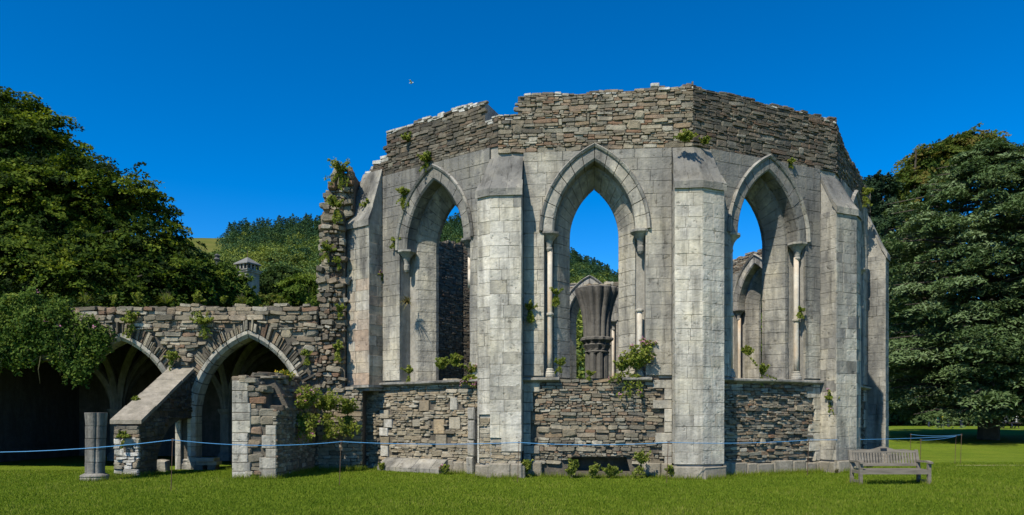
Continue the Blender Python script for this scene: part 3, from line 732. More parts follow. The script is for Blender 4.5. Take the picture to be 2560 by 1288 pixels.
# buttresses on the corners of the polygon
def buttress(kl, kr, z0, zt, L, Rr, mat, seed, ztop=8.6, base=True, mat_w='ashlar_grey', z0r=None, side_ok=None):
    rg = random.Random(seed)
    nl, tl, nr, tr = nrm(kl), tng(kl), nrm(kr), tng(kr)
    bis = (nl + nr).normalized()
    Vo = CEN + bis * ((APO + BP) / math.cos(R(15))); Vw = CEN + bis * ((APO - 0.02) / math.cos(R(15)))
    def plan(p, dl, dr, d):                           # outline pulled in by d
        o = CEN + bis * ((APO + BP - d) / math.cos(R(15)))
        a = o - tl * (dl - d); b = o + tr * (dr - d)
        return [a - nl * (p - d), a, o, b, b - nr * (p - d), Vw]
    core = part('buttress', prism([tuple(q) for q in plan(BP + 0.04, L, Rr, 0.05)], z0, zt), 'mortar_pale', house)
    a, b = Vo - tl * L, Vo + tr * Rr
    faces = [(a, Vo, nl), (Vo, b, nr), (a - nl * (BP + 0.04), a, -tl), (b, b - nr * (BP + 0.04), tr)]
    for i, (p, q, nn) in enumerate(faces):
        fr = Frame(p, q - p, nn); wd = (q - p).length
        lay_ashlar(hs, fr, rg, 0.0, wd, z0 + (0.36 if base else 0.0), zt - 0.02, mat, core, name='buttress_block', hr=(0.27, 0.36), wr=(0.36, 0.6), base=-0.05,
                   ok=(lambda u, v: side_ok(i, u, v)) if side_ok else None, rest=(i == 2 and kl != 'Z') or (i == 3 and kl not in ('Z',)))
        if base:
            u = -0.02
            while u < wd:
                w = min(rg.uniform(0.4, 0.8), wd + 0.02 - u); hgt = z0 + rg.uniform(0.30, 0.37)
                hs.add('plinth_stone', slab([(u, z0 - 0.05), (u + w, z0 - 0.05), (u + w, hgt), (u, hgt)], fr, -0.05, 0.05, 0.085, 0.05, jit=.01, rg=rg), 'weather_slab', core, rg.random()); u += w
    # sloping weathering in courses with a drip below
    n = 4
    for s in range(n):
        t0, t1 = s / n, (s + 1) / n
        za, zb = zt + (ztop - zt) * t0, zt + (ztop - zt) * t1
        for arm in (0, 1):
            nn, tt, ln = (nl, -tl, L) if arm == 0 else (nr, tr, Rr)
            cuts = [0, rg.uniform(0.4, 0.6), 1]
            for c0, c1 in zip(cuts, cuts[1:]):
                def q(t, c, ov):
                    inner = CEN + bis * ((APO + (BP + ov) * (1 - t)) / math.cos(R(15))); outer_ = Vo + tt * (ln + (0.03 if s == 0 else 0)) - nn * (BP * t) + nn * ov * (1 - t)
                    return inner + (outer_ - inner) * c
                ov = 0.05 if s == 0 else 0.0; lift = rg.uniform(0.0, 0.02) + 0.012 * (n - s)
                P = [q(t0, c0 + .004, ov), q(t0, c1 - .004, ov), q(t1, c1 - .004, 0), q(t1, c0 + .004, 0)]
                zz = [za, za, zb, zb]; th = 0.13
                Vv = [(p.x, p.y, z + lift) for p, z in zip(P, zz)] + [(p.x, p.y, z - th) for p, z in zip(P, zz)]
                Ff = [(0, 1, 2, 3), (7, 6, 5, 4), (0, 4, 5, 1), (1, 5, 6, 2), (2, 6, 7, 3), (3, 7, 4, 0)]
                if arm == 0: Ff = [f[::-1] for f in Ff]
                hs.add('weathering_stone', (Vv, Ff), mat_w, core, rg.random())
    # solid fill under the slope
    pl = [tuple(p) for p in plan(BP + 0.02, L, Rr, 0.03)]
    Vv = [(p[0], p[1], zt - 0.05) for p in pl] + [(p[0], p[1], zz) for p, zz in zip(pl, [ztop - 0.1, zt - 0.04, zt - 0.04, zt - 0.04, ztop - 0.1, ztop - 0.1])]
    Ff = [(i, (i + 1) % 6, 6 + (i + 1) % 6, 6 + i) for i in range(6)] + [(6, 7, 8, 11), (8, 9, 10, 11), (5, 4, 3, 2, 1, 0)]
    part('weathering_core', (Vv, Ff), 'mortar_pale', core)
    return core

b1m = lambda u, v, r: 'ashlar_grey' if v > 5.3 + 0.5 * r.random() else 'ashlar_pink'
buttress('Z', 'A', 2.55, 7.42, 0.30, 0.95, b1m, 81, ztop=9.1, base=False, mat_w='ashlar_dark')
def corbel():                                          # moulded slab under the hanging first buttress
    nl, tl, nr, tr = nrm('Z'), tng('Z'), nrm('A'), tng('A'); bis = (nl + nr).normalized()
    for d, z0, z1 in ((0.05, 2.47, 2.545), (-0.06, 2.38, 2.467)):
        o = CEN + bis * ((APO + BP + d) / math.cos(R(15))); a = o - tl * (0.30 + d); b = o + tr * (0.95 + d); w = CEN + bis * ((APO - 0.05) / math.cos(R(15)))
        part('corbel_slab', prism([tuple(q) for q in (a - nl * (BP + d), a, o, b, b - nr * (BP + d + 0.05), w)], z0, z1), 'ashlar_dark', house, 0.5)
corbel()
buttress('A', 'B', 0.0, 7.5, 0.42, 0.83, lambda u, v, r: 'ashlar_bright' if r.random() < 0.8 else 'ashlar', 82, ztop=8.55, side_ok=lambda i, u, v: v > (1.35 if i == 0 else 0.75) + 0.25 * math.sin(u * 9), base=True)
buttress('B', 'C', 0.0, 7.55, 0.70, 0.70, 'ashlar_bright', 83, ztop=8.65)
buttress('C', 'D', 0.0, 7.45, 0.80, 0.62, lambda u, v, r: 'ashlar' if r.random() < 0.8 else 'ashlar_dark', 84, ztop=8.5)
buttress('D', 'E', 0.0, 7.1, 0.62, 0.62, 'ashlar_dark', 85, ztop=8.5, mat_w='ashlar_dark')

# rubble exposed at the foot of the second buttress
def foot_rubble():
    rg = random.Random(91)
    nl, tl, nr, tr = nrm('A'), tng('A'), nrm('B'), tng('B')
    Vo = CEN + (nl + nr).normalized() * ((APO + BP) / math.cos(R(15)))
    for p, q, nn, hmax in ((Vo - tl * 0.42, Vo, nl, 1.5), (Vo, Vo + tr * 0.83, nr, 0.9)):
        fr = Frame(p, q - p, nn)
        lay_rubble(hs, fr, rg, 0.02, (q - p).length - 0.02, 0.36, hmax, lambda u, v, a, b: True, 'rubble_light', None, base=-0.05, proud=(0.01, 0.045))
foot_rubble()

# broken wall end beside the first buttress, where the neighbouring wall was torn away
def wall_end():
    rg = random.Random(95)
    fr = Frame((-5.9, 22.30, 0), (1, 0, 0), (0, -1, 0))
    prof = [(0.05, 4.6), (0.02, 5.3), (0.06, 6.0), (0.14, 6.9), (0.22, 7.7), (0.30, 8.35), (0.36, 8.8), (0.55, 9.05), (0.80, 9.02)]
    def left(z):
        for (a, p), (b, q) in zip(prof, prof[1:]):
            if p <= z <= q: return a + (b - a) * (z - p) / (q - p)
        return prof[0][0] if z < 4.6 else 0.4
    core = part('wall_end', extrude_side([(0.0, -0.1), (1.38, -0.1), (1.38, 2.5), (0.84, 2.5), (0.84, 7.6), (1.12, 7.7), (1.12, 8.95)] + [(u + 0.06, z - 0.05) for u, z in reversed(prof)], fr, -2.6, -0.1), 'mortar', house)
    lay_rubble(hs, fr, rg, -0.02, 1.12, 2.45, 9.1, lambda u, v, a, b: u > left(v) + 0.02 and u < (1.12 if v > 7.6 else 0.84), lambda u, v, r: r.choice(('rubble', 'rubble_dark', 'rubble')), core, base=-0.1, proud=(0.02, 0.20), hr=(0.06, 0.155), asp=(0.9, 2.6), gap=0.008, rough=0.17)
    lay_rubble(hs, fr, rg, 0.0, 1.38, 0.0, 2.5, lambda u, v, a, b: True, 'rubble_light', core, base=-0.1, proud=(0.02, 0.1), hr=(0.06, 0.13))
    fl = Frame((-5.86, 24.9, 0), (0, -1, 0), (-1, 0, 0))      # its left flank
    lay_rubble(hs, fl, rg, 0.0, 2.6, 4.7, 8.3, lambda u, v, a, b: True, 'rubble', core, base=-0.3, proud=(0.1, 0.3), hr=(0.1, 0.24), rest=True)
wall_end()

# central pier: clustered shafts, carved capital and a fluted vault springer
def central_pier():
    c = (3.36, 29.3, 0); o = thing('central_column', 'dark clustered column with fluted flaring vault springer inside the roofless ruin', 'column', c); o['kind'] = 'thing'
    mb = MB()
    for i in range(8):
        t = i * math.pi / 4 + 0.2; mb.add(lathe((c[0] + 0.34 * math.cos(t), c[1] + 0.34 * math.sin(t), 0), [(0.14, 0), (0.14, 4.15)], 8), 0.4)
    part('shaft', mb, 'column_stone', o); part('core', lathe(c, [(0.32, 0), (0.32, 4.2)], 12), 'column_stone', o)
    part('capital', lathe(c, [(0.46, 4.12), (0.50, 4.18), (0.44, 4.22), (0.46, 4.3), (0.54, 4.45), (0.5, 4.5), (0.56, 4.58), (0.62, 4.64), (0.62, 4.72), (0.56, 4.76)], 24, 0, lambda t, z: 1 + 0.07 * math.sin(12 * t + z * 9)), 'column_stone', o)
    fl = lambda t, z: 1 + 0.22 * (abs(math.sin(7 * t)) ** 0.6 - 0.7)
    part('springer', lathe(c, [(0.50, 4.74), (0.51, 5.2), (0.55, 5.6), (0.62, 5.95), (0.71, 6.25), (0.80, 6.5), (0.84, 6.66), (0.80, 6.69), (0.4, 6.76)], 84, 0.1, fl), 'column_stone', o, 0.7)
    rg = random.Random(3); mb = MB()
    for i in range(16):
        t = rg.uniform(0, 6.28); r = rg.uniform(0, 0.6); s = rg.uniform(0.06, 0.16)
        mb.add(lathe((c[0] + r * math.cos(t), c[1] + r * math.sin(t), 6.70), [(s, 0), (s * 1.1, s * 0.5), (s * 0.6, s)], 6, t), rg.random())
    part('rubble_cap', mb, 'rubble', o, kind='stuff')
central_pier()
hs.flush()

# ------------------------------------------------------------------ vaulted undercroft with its arcade wall
AY = 22.30
arc = thing('arcade_wall', 'low rubble wall with pointed vaulted arches, weeds along its broken top', 'wall', (-9.9, AY, 0)); arc['kind'] = 'thing'
am = Masonry(arc)
ARCHES = [Arch(-11.8, 1.55, 0.9), Arch(-7.95, 1.6, 0.95)]
def arcade():
    rg = random.Random(101)
    fr = Frame((0, AY, 0), (1, 0, 0), (0, -1, 0))
    x0, x1 = -17.9, -5.85; topz = 4.97
    top = []
    u = x0
    while u < x1:
        e = min(x1, u + rg.uniform(0.2, 0.5)); z = topz + rg.uniform(-0.05, 0.05); top += [(u + .001, z), (e, z)]; u = e
    # wall with arch openings that reach the ground
    outline = [(x0, -0.1)]
    A1, A2 = ARCHES
    outline = [(x0, 3.3), (-12.75, 3.3)] + [q for q in A1.path(1.80, -0.1, 12) if q[1] > 3.42 or q[0] > A1.cu]
    outline += A2.path(1.80, -0.1, 12)
    outline += [(x1, -0.1)] + [(u, z - 0.05) for u, z in reversed(top)]
    core = part('wall', extrude_side(outline, fr, -0.75, -0.07), 'mortar', arc)
    def val(u, v): return min(a.val(u, v) - (1.82 + (0.0 if v > a.sp else 0.0)) for a in ARCHES)
    def ok(u, v, a, b):
        if v + b * 0.6 > top_at(top, u): return False
        if u < -12.2 and v - b < 3.3: return False
        return min(val(u + x, v + y) for x in (-a, a) for y in (-b, b)) > (0.27 if v > 1.9 else 0.02)
    lay_rubble(am, fr, rg, x0, x1, 0.0, topz + 0.1, ok, lambda u, v, r: 'rubble_light' if r.random() < 0.25 else 'rubble', core, base=-0.07, proud=(0.02, 0.16), hr=(0.05, 0.13), rough=0.09)
    for a in ARCHES:
        n = 9
        PR = [(1.82, 0.03), (1.72, 0.03), (1.62, -0.07), (1.60, -0.5), (1.82, -0.5)]
        for side in (-1, 1):
            hung = a is ARCHES[0] and side < 0
            for i in range(5 if hung else 0, n): am.add('voussoir', arch_block(fr, a, PR, 'a', side, i / n, (i + 1) / n, 0.004, dw=rg.uniform(-.01, .01)), 'ashlar', core, rg.random())
            v = 9.0 if hung else 0.0
            while v < a.sp - 0.05:
                h = min(rg.uniform(0.28, 0.45), a.sp - v); am.add('jamb_stone', arch_block(fr, a, PR, 'j', side, v, v + h, 0.006, 1), 'ashlar', core, rg.random()); v += h
            t = 0.6 if hung else 0.12                                   # ring of rough slabs set on edge
            while t < 0.985:
                dt = rg.uniform(0.014, 0.034); a1 = 1.83 + rg.uniform(0.18, 0.44)
                q = [a.pt(1.835, side, t), a.pt(1.835, side, t + dt - 0.006), a.pt(a1, side, t + dt - 0.007), a.pt(a1, side, t + 0.001)]
                p = rg.uniform(-0.05, 0.10)
                am.add('edge_slab', slab(q, fr, -0.12, p - 0.03, p, 0.012, jit=.01, rg=rg), rg.choice(('rubble', 'rubble', 'rubble_dark', 'rubble_light')), core, rg.random()); t += dt
    # vaulted room behind, its deep shade partly put into a darker stone colour: back wall, flank walls, roof slab with turf
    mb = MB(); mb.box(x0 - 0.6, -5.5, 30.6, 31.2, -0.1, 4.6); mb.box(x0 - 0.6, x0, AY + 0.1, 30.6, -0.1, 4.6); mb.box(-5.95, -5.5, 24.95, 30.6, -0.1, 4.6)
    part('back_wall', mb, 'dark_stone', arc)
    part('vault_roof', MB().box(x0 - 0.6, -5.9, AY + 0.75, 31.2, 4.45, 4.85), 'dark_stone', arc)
    # columns, and ribs darkened in colour like the room
    for cx in (-9.95, -13.9):
        c = (cx - 0.25, 26.6, 0.04)
        k = part('column', lathe(c, [(0.36, 0), (0.36, 0.2), (0.27, 0.3), (0.27, 1.65), (0.34, 1.75), (0.36, 1.85)], 8, 0.39), 'column_stone', arc, 0.6)
        for (dx, dy, L) in ((1, 0, 1.95), (-1, 0, 1.95), (0, 1, 2.0), (0, -1, 2.0), (0.72, 0.72, 2.7), (-0.72, 0.72, 2.7), (0.72, -0.72, 2.7), (-0.72, -0.72, 2.7)):
            pts = []
            for i in range(9):
                s = i / 8; g = s * math.pi / 2.3; r = L * (1 - math.cos(g)) / (1 - math.cos(math.pi / 2.3)); z = 1.8 + 2.55 * math.sin(g) / math.sin(math.pi / 2.3)
                pts.append((c[0] + dx * (0.12 + r), c[1] + dy * (0.12 + r), z))
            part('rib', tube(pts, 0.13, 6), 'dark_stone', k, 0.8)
    for px in (-9.88,):                         # ribs springing from the front piers into the vault
        for (dx, dy, L) in ((0, 1, 2.0), (0.72, 0.72, 2.5), (-0.72, 0.72, 2.5)):
            pts = []
            for i in range(9):
                s = i / 8; g = s * math.pi / 2.3; r = L * (1 - math.cos(g)) / (1 - math.cos(math.pi / 2.3)); z = 1.6 + 2.75 * math.sin(g) / math.sin(math.pi / 2.3)
                pts.append((px + dx * (0.1 + r), AY + 0.55 + dy * r, z))
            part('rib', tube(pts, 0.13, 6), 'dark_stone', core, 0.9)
    # half pillars against the front piers
    for px, py in ((-9.88, AY + 0.28), (-13.9, AY + 2.4)):
        part('pillar', lathe((px, py, 0), [(0.30, 0), (0.30, 0.16), (0.25, 0.22), (0.27, 0.28), (0.21, 0.34), (0.21, 1.6)], 8, 0.39), 'ashlar', arc, 0.5)
    am.flush()
arcade()

def flyer():
    rg = random.Random(111)
    X0, X1 = -10.27, -9.62; Yf = 19.1
    o = thing('flying_buttress', 'sloping half-arch buttress with flat coping slabs leaning against the arcade wall', 'buttress', (-9.95, Yf, 0)); ms = Masonry(o)
    fr = Frame((X1, Yf, 0), (0, 1, 0), (1, 0, 0))       # right flank: u = distance back from the front
    L = AY - Yf - 0.01
    prof = [(0.0, -0.1), (1.0, -0.1), (1.08, 0.5), (1.35, 0.95), (1.8, 1.3), (2.4, 1.5), (L, 1.55), (L, 2.93), (0.15, 1.40), (0.0, 1.36)]
    core = part('wall', extrude_side(prof, fr, -(X1 - X0), -0.05), 'mortar', o)
    def under(u):
        pts = prof[1:7]
        for (a, p), (b, q) in zip(pts, pts[1:]):
            if a <= u <= b: return p + (q - p) * (u - a) / (b - a)
        return -0.1 if u < 1.0 else 1.55
    ok = lambda u, v, a, b: v - b > under(u + a) - 0.02 and v + b < 1.36 + 1.57 * (u - a) / L
    lay_rubble(ms, fr, rg, 0.0, L, 0.0, 2.9, ok, 'rubble_dark', core, base=-0.05, proud=(0.01, 0.06))
    ff = Frame((X0, Yf, 0), (1, 0, 0), (0, -1, 0))
    lay_rubble(ms, ff, rg, 0.0, X1 - X0, 0.0, 1.36, lambda u, v, a, b: v + b < 1.4, lambda u, v, r: 'rubble_white' if r.random() < 0.75 and v < 1.0 else 'rubble', core, base=-0.02, proud=(0.02, 0.09), hr=(0.07, 0.14), asp=(1.8, 4.5))
    n = 4                                              # coping slabs up the slope
    for i in range(n):
        s0, s1 = i / n + 0.004, (i + 1) / n - 0.004
        y0, y1 = Yf - 0.06 + (L + 0.05) * s0, Yf - 0.06 + (L + 0.05) * s1; z0, z1 = 1.37 + 1.58 * s0, 1.37 + 1.58 * s1; d = rg.uniform(0, 0.025); e = rg.uniform(0.0, 0.04)
        xa, xb = X0 - 0.05 - e, X1 + 0.04 + e
        V = [(xa, y0, z0 + d), (xb, y0, z0 + d), (xb, y1, z1 + d), (xa, y1, z1 + d), (xa, y0, z0 + d + .11), (xb, y0, z0 + d + .10), (xb, y1, z1 + d + .11), (xa, y1, z1 + d + .11)]
        part('coping_slab', (V, box_geo(0, 1, 0, 1, 0, 1)[1]), 'weather_slab', o, rg.random())
    ms.flush()
flyer()

def broken_pier():
    rg = random.Random(121)
    X0, X1, Yf, Yb = -7.0, -5.9, 18.5, 22.15
    o = thing('broken_wall', 'stump of a broken rubble wall with squared corner stones on the grass', 'wall', (-6.45, Yf, 0)); o['kind'] = 'thing'; ms = Masonry(o)
    fr = Frame((X0, Yf, 0), (1, 0, 0), (0, -1, 0)); W = X1 - X0
    ft = lambda u: 2.62 - (0.25 if u > 0.45 else 0) - (0.55 if u > 0.75 else 0)
    poly = [(0, -0.1), (W, -0.1), (W, 1.75), (0.72, 1.8), (0.70, 2.25), (0.4, 2.3), (0.4, 2.5), (0, 2.5)]
    core = part('wall', extrude_side(poly, fr, -0.9, -0.07), 'mortar', o)
    back = part('wall', extrude_side([(0.06, -0.1), (W, -0.1), (W, 1.9), (0.9, 2.3), (0.7, 2.62), (0.2, 2.75), (0.06, 2.5)], fr, -(Yb - Yf), -0.9), 'mortar', o)
    q0 = lambda u, v: u < 0.36; q1 = lambda u, v: u > W - 0.32 and v < 1.35
    for (a, b, zt, al) in ((0.0, 0.30, 2.5, 1), (W - 0.26, W, 1.4, -1)):
        v = 0.0
        while v < zt - 0.05:
            h = min(rg.uniform(0.2, 0.34), zt - v); e = rg.choice((0, 0.1, 0.16))
            p, q = (a, b + e) if al > 0 else (a - e, b)
            ms.add('quoin', slab([(p, v + .006), (q, v + .006), (q, v + h - .006), (p, v + h - .006)], fr, -0.1, -0.01, 0.006, 0.018, jit=.004, rg=rg), 'ashlar_bright' if al > 0 and rg.random() < 0.6 else 'ashlar', core, rg.random()); v += h
    lay_rubble(ms, fr, rg, 0.30, W - 0.02, 0.0, 2.6, lambda u, v, a, b: v + b < ft(u) + 0.08 and not (u + a > W - 0.22 and v < 1.4), 'rubble', core, base=-0.07, proud=(0.02, 0.1), hr=(0.07, 0.16))
    fs = Frame((X1, Yf, 0), (0, 1, 0), (1, 0, 0))
    lay_rubble(ms, fs, rg, 0.0, Yb - Yf, 0.0, 2.0, lambda u, v, a, b: v < 1.75 + 0.1 * u, 'rubble', core, base=-0.03, proud=(0.02, 0.08))
    for i in range(150):                               # loose core stones on the torn top
        y = rg.uniform(Yf + 0.05, Yb); u = rg.uniform(0.02, W - 0.05)
        z = (ft(u) - 0.12 if y < Yf + 0.9 else (2.62 if 0.15 < u < 0.75 else 2.3 - max(0, u - 0.8) * 1.2)) + rg.uniform(-0.12, 0.10)
        if y > Yf + 0.9 and u > 0.8: z = 2.25 - (u - 0.8) * 1.3 + rg.uniform(-.1, .1)
        w, h, d = rg.uniform(0.14, 0.4), rg.uniform(0.07, 0.15), rg.uniform(0.14, 0.3)
        f2 = Frame((X0 + u, y, z), (math.cos(rg.gauss(0, .3)), math.sin(rg.gauss(0, .3)), 0), (0, -1, 0))
        ms.add('core_stone', slab(rubble_poly(rg, 0, 0, w, h), f2, -d, d * 0.2, d * 0.4, 0.03, jit=.01, rg=rg), rg.choice(('rubble', 'rubble', 'rubble_light', 'rubble_dark')), core, rg.random())
    ms.flush()
broken_pier()

# stump of a clustered shaft standing on the grass
def stump():
    c = Vector((-10.12, 17.95, 0)); rg = random.Random(131)
    o = thing('column_stump', 'short octagonal column stump on a moulded base standing alone on the lawn', 'column', c); o['kind'] = 'thing'
    z = 0.2; i = 0
    fl = lambda t, zz: 1 - 0.16 * max(0, math.cos(6 * t)) ** 3
    for h in (0.28, 0.30, 0.27, 0.30, 0.33):
        lean = 0.025 * z
        a, b = 0.215 + 0.003 * i, 0.216 + 0.004 * i + (0.02 if i == 4 else 0)
        part('drum', lathe((c.x + lean, c.y, 0), [(a - 0.006, z + 0.004), (a, z + 0.012), (b, z + h - 0.012), (b - 0.006, z + h - 0.004)], 40, 0.2 + 0.01 * i, fl), 'stump_stone', o, rg.random())
        z += h; i += 1
    part('base', lathe(c, [(0.33, -0.05), (0.33, 0.09), (0.31, 0.115), (0.325, 0.14), (0.31, 0.17), (0.26, 0.19), (0.23, 0.21)], 16, 0.2), 'stump_stone', o, 0.7)
stump()

# carved fragments lying about
def fragment(name, label, c, size, rot, mat, seed, cuts=0):
    rg = random.Random(seed); w, d, h = size; mb = MB()
    fr = Frame(c, (math.cos(rot), math.sin(rot), 0), (math.sin(rot), -math.cos(rot), 0))
    mb.add(slab([(-w / 2, -0.03), (w / 2, -0.03), (w / 2 * 0.97, h * 0.9), (w * 0.1, h), (-w / 2 * 0.9, h * 0.93)], fr, -d, 0, 0.05, 0.05, jit=.015, rg=rg), rg.random())
    solo(name, mb, mat, label, 'stone', tone=rg.random())
fragment('carved_stone', 'squared stone block lying beside the foot of the arch pier', (-10.15, 21.2, 0.0), (0.5, 0.35, 0.36), 0.2, 'ashlar', 141)
fragment('carved_stone', 'low broken stone lying at the shaded foot of the flying buttress', (-10.55, 20.9, 0.0), (0.45, 0.4, 0.2), -0.3, 'ashlar', 142)
def stone_seat():
    o = thing('stone_ledge', 'low stone slab raised on blocks inside the large pointed arch', 'slab', (-9.0, 22.0, 0)); rg = random.Random(5)
    part('slab', MB().box(-9.45, -8.75, 21.7, 22.15, 0.28, 0.38), 'weather_slab', o, 0.4); part('slab', MB().box(-9.30, -8.7, 21.78, 22.2, 0.17, 0.277), 'weather_slab', o, 0.8)
    part('block', MB().box(-9.35, -9.1, 21.75, 22.1, -0.02, 0.168), 'mortar', o); part('block', MB().box(-8.98, -8.74, 21.8, 22.12, -0.02, 0.168), 'mortar', o)
stone_seat()
def coffin():
    # low chamfered kerb of slabs against the foot of the first bay
    n, t = nrm('A'), tng('A'); fr = Frame(CEN + n * (APO + 0.02), t, n)
    o = thing('stone_kerb', 'long low chamfered stone ledge against the foot of the rubble wall', 'ledge', tuple(fr.P(-0.3, 0, 0))); rg = random.Random(4)
    u = -1.55
    for w in (0.75, 0.62, 0.7, 0.35):
        P = [(0.0, -0.03), (0.42, -0.03), (0.42, 0.12), (0.36, 0.15), (0.10, 0.36), (0.0, 0.38)]; m = len(P)
        V = [fr.P(uu, v, ww) for uu in (u + .006, u + w - .006) for ww, v in P]
        Fc = [(i, (i + 1) % m, m + (i + 1) % m, m + i) for i in range(m)] + [tuple(range(m))[::-1], tuple(range(m, 2 * m))]
        part('ledge_stone', (V, [f[::-1] for f in Fc] if not fr.right() else Fc), 'ashlar_dark', o, rg.random()); u += w
    # broken strip of dressed stone standing upright near the second buttress
    o = thing('shaft_fragment', 'narrow upright strip of broken dressed stones clinging to the rubble wall', 'stone', tuple(fr.P(1.75, 0, 0)))
    v = 0.0
    for h in (0.5, 0.45, 0.55, 0.35):
        d = rg.uniform(-.03, .03)
        part('shaft_stone', slab([(1.70 + d, v), (1.92 + d, v), (1.91 + d, v + h - .01), (1.68 + d, v + h - .01)], fr, -0.1, 0.16, 0.20, 0.04, jit=.01, rg=rg), 'ashlar_dark', o, rg.random()); v += h
coffin()

# ------------------------------------------------------------------ vegetation
def leaf_mesh(name, cen, nor, rad, per, leaf, flat=0.25, droop=0.0, jit=0.6, rg=None, mat='leaf_beech', tone=(0.5, 0.22), elong=1.7, parent=None, kind=None, tones=None):
    """sprays of diamond leaves: each spray a flattened disc about its centre and normal"""
    rg = rg or NPR
    cen = np.asarray(cen, float); nor = np.asarray(nor, float); rad = np.asarray(rad, float)
    nor /= np.linalg.norm(nor, axis=1, keepdims=True) + 1e-9
    N = len(cen); M = N * per
    h = np.where(np.abs(nor[:, 2:3]) < 0.9, [[0, 0, 1.0]], [[1.0, 0, 0]])
    t1 = np.cross(nor, h); t1 /= np.linalg.norm(t1, axis=1, keepdims=True); t2 = np.cross(nor, t1)
    I = np.repeat(np.arange(N), per)
    r = np.sqrt(rg.random(M)); a = rg.random(M) * 2 * np.pi
    R_ = rad[I]
    p = cen[I] + t1[I] * (R_ * r * np.cos(a))[:, None] + t2[I] * (R_ * r * np.sin(a))[:, None] + nor[I] * (R_ * flat * rg.normal(size=M) * 0.6)[:, None]
    p[:, 2] -= droop * R_ * r * r
    ln = nor[I] + jit * rg.normal(size=(M, 3)); ln /= np.linalg.norm(ln, axis=1, keepdims=True)
    q = np.cross(ln, rg.normal(size=(M, 3))); q /= np.linalg.norm(q, axis=1, keepdims=True) + 1e-9; q2 = np.cross(ln, q)
    s = leaf * (0.55 + 0.9 * rg.random(M))[:, None]
    v = np.empty((M, 4, 3)); v[:, 0] = p - q * s * elong * 0.5; v[:, 1] = p + q2 * s * 0.5; v[:, 2] = p + q * s * elong * 0.5; v[:, 3] = p - q2 * s * 0.5
    base = (tones[I] if tones is not None else (tone[0] + tone[1] * rg.normal(size=N))[I])
    tn = np.clip(base + 0.12 * rg.normal(size=M), 0, 1)
    me = bpy.data.meshes.new(name)
    me.vertices.add(4 * M); me.vertices.foreach_set('co', v.reshape(-1))
    me.loops.add(4 * M); me.loops.foreach_set('vertex_index', np.arange(4 * M, dtype=np.int32))
    me.polygons.add(M); me.polygons.foreach_set('loop_start', np.arange(0, 4 * M, 4, dtype=np.int32)); me.polygons.foreach_set('loop_total', np.full(M, 4, dtype=np.int32))
    at_ = me.attributes.new('tone', 'FLOAT', 'POINT'); at_.data.foreach_set('value', np.repeat(tn, 4).astype(np.float32))
    me.materials.append(MATS[mat]); me.update(calc_edges=True)
    return link(name, me, parent, kind)

def sphere_dirs(n, rg): d = rg.normal(size=(n, 3)); return d / np.linalg.norm(d, axis=1, keepdims=True)

def lobes_sprays(lobes, rg, dens, shell=(0.55, 1.05), up=0.8):
    """spray centres spread through a union of ellipsoid lobes, mostly near the surface"""
    C, Nn = [], []
    for (c, r) in lobes:
        c = np.array(c, float); r = np.array(r, float); n = int(dens * (r[0] * r[1] * r[2]) ** (2 / 3))
        d = sphere_dirs(n, rg); k = shell[0] + (shell[1] - shell[0]) * np.sqrt(rg.random(n))
        lump = 1 + 0.10 * np.sin(d[:, 0] * 7 + c[0]) * np.cos(d[:, 2] * 6 + c[1]) + 0.06 * np.sin(d[:, 1] * 13 + d[:, 2] * 11)
        C.append(c + d * r * (k * lump)[:, None]); nn = d.copy(); nn[:, 2] += up; Nn.append(nn)
    return np.concatenate(C), np.concatenate(Nn)

def boughs(lobes, rg, dens, k=9, size=1.5, shell=(0.45, 1.0), up=0.7, flat=0.22):
    """bough centres through the lobes, each a flattened cluster of spray centres, with gaps between boughs"""
    C0, N0 = lobes_sprays(lobes, rg, dens, shell, up)   # flat boughs in tiers
    N0 /= np.linalg.norm(N0, axis=1, keepdims=True)
    n = len(C0); I = np.repeat(np.arange(n), k); off = rg.normal(size=(n * k, 3)) * 0.55
    dn = (off * N0[I]).sum(1, keepdims=True) * N0[I]; off = (off - dn) + dn * flat
    sz = size * (0.6 + 0.8 * rg.random(n))[I][:, None]
    tn = np.clip(rg.normal(size=n) * 0.26, -0.4, 0.5)[I] + rg.normal(size=n * k) * 0.06
    return C0[I] + off * sz, N0[I] + rg.normal(size=(n * k, 3)) * 0.18, tn

def limbs(base, lobes, rg_seed, r0):
    rg = random.Random(rg_seed); mb = MB(); b = Vector(base)
    top = max(l[0][2] for l in lobes); c0 = Vector(lobes[0][0])
    ax = [b, b.lerp(Vector((c0.x, c0.y, b.z)), 0.3) + Vector((0, 0, (top - b.z) * 0.35)), Vector((c0.x, c0.y, b.z)) .lerp(b, 0.3) + Vector((0, 0, (top - b.z) * 0.7)), Vector((c0.x, c0.y, top))]
    mb.add(tube(ax, [r0 * 1.25, r0 * 0.8, r0 * 0.5, r0 * 0.15], 8), 0.4)
    for (c, r) in lobes:
        for i in range(6):
            s = rg.uniform(0.25, 0.9); p = ax[1].lerp(ax[2], s) if s > 0.4 else ax[0].lerp(ax[1], 0.6 + s)
            d = Vector((rg.gauss(0, 1), rg.gauss(0, 1), rg.uniform(-0.1, 0.8))).normalized()
            e = Vector((c[0] + d.x * r[0] * 0.85, c[1] + d.y * r[1] * 0.85, c[2] + d.z * r[2] * 0.85))
            m = p.lerp(e, 0.5) + Vector((0, 0, (e - p).length * 0.08))
            mb.add(tube([p, m, e], [r0 * 0.3, r0 * 0.18, r0 * 0.04], 5, False), 0.5)
    return mb

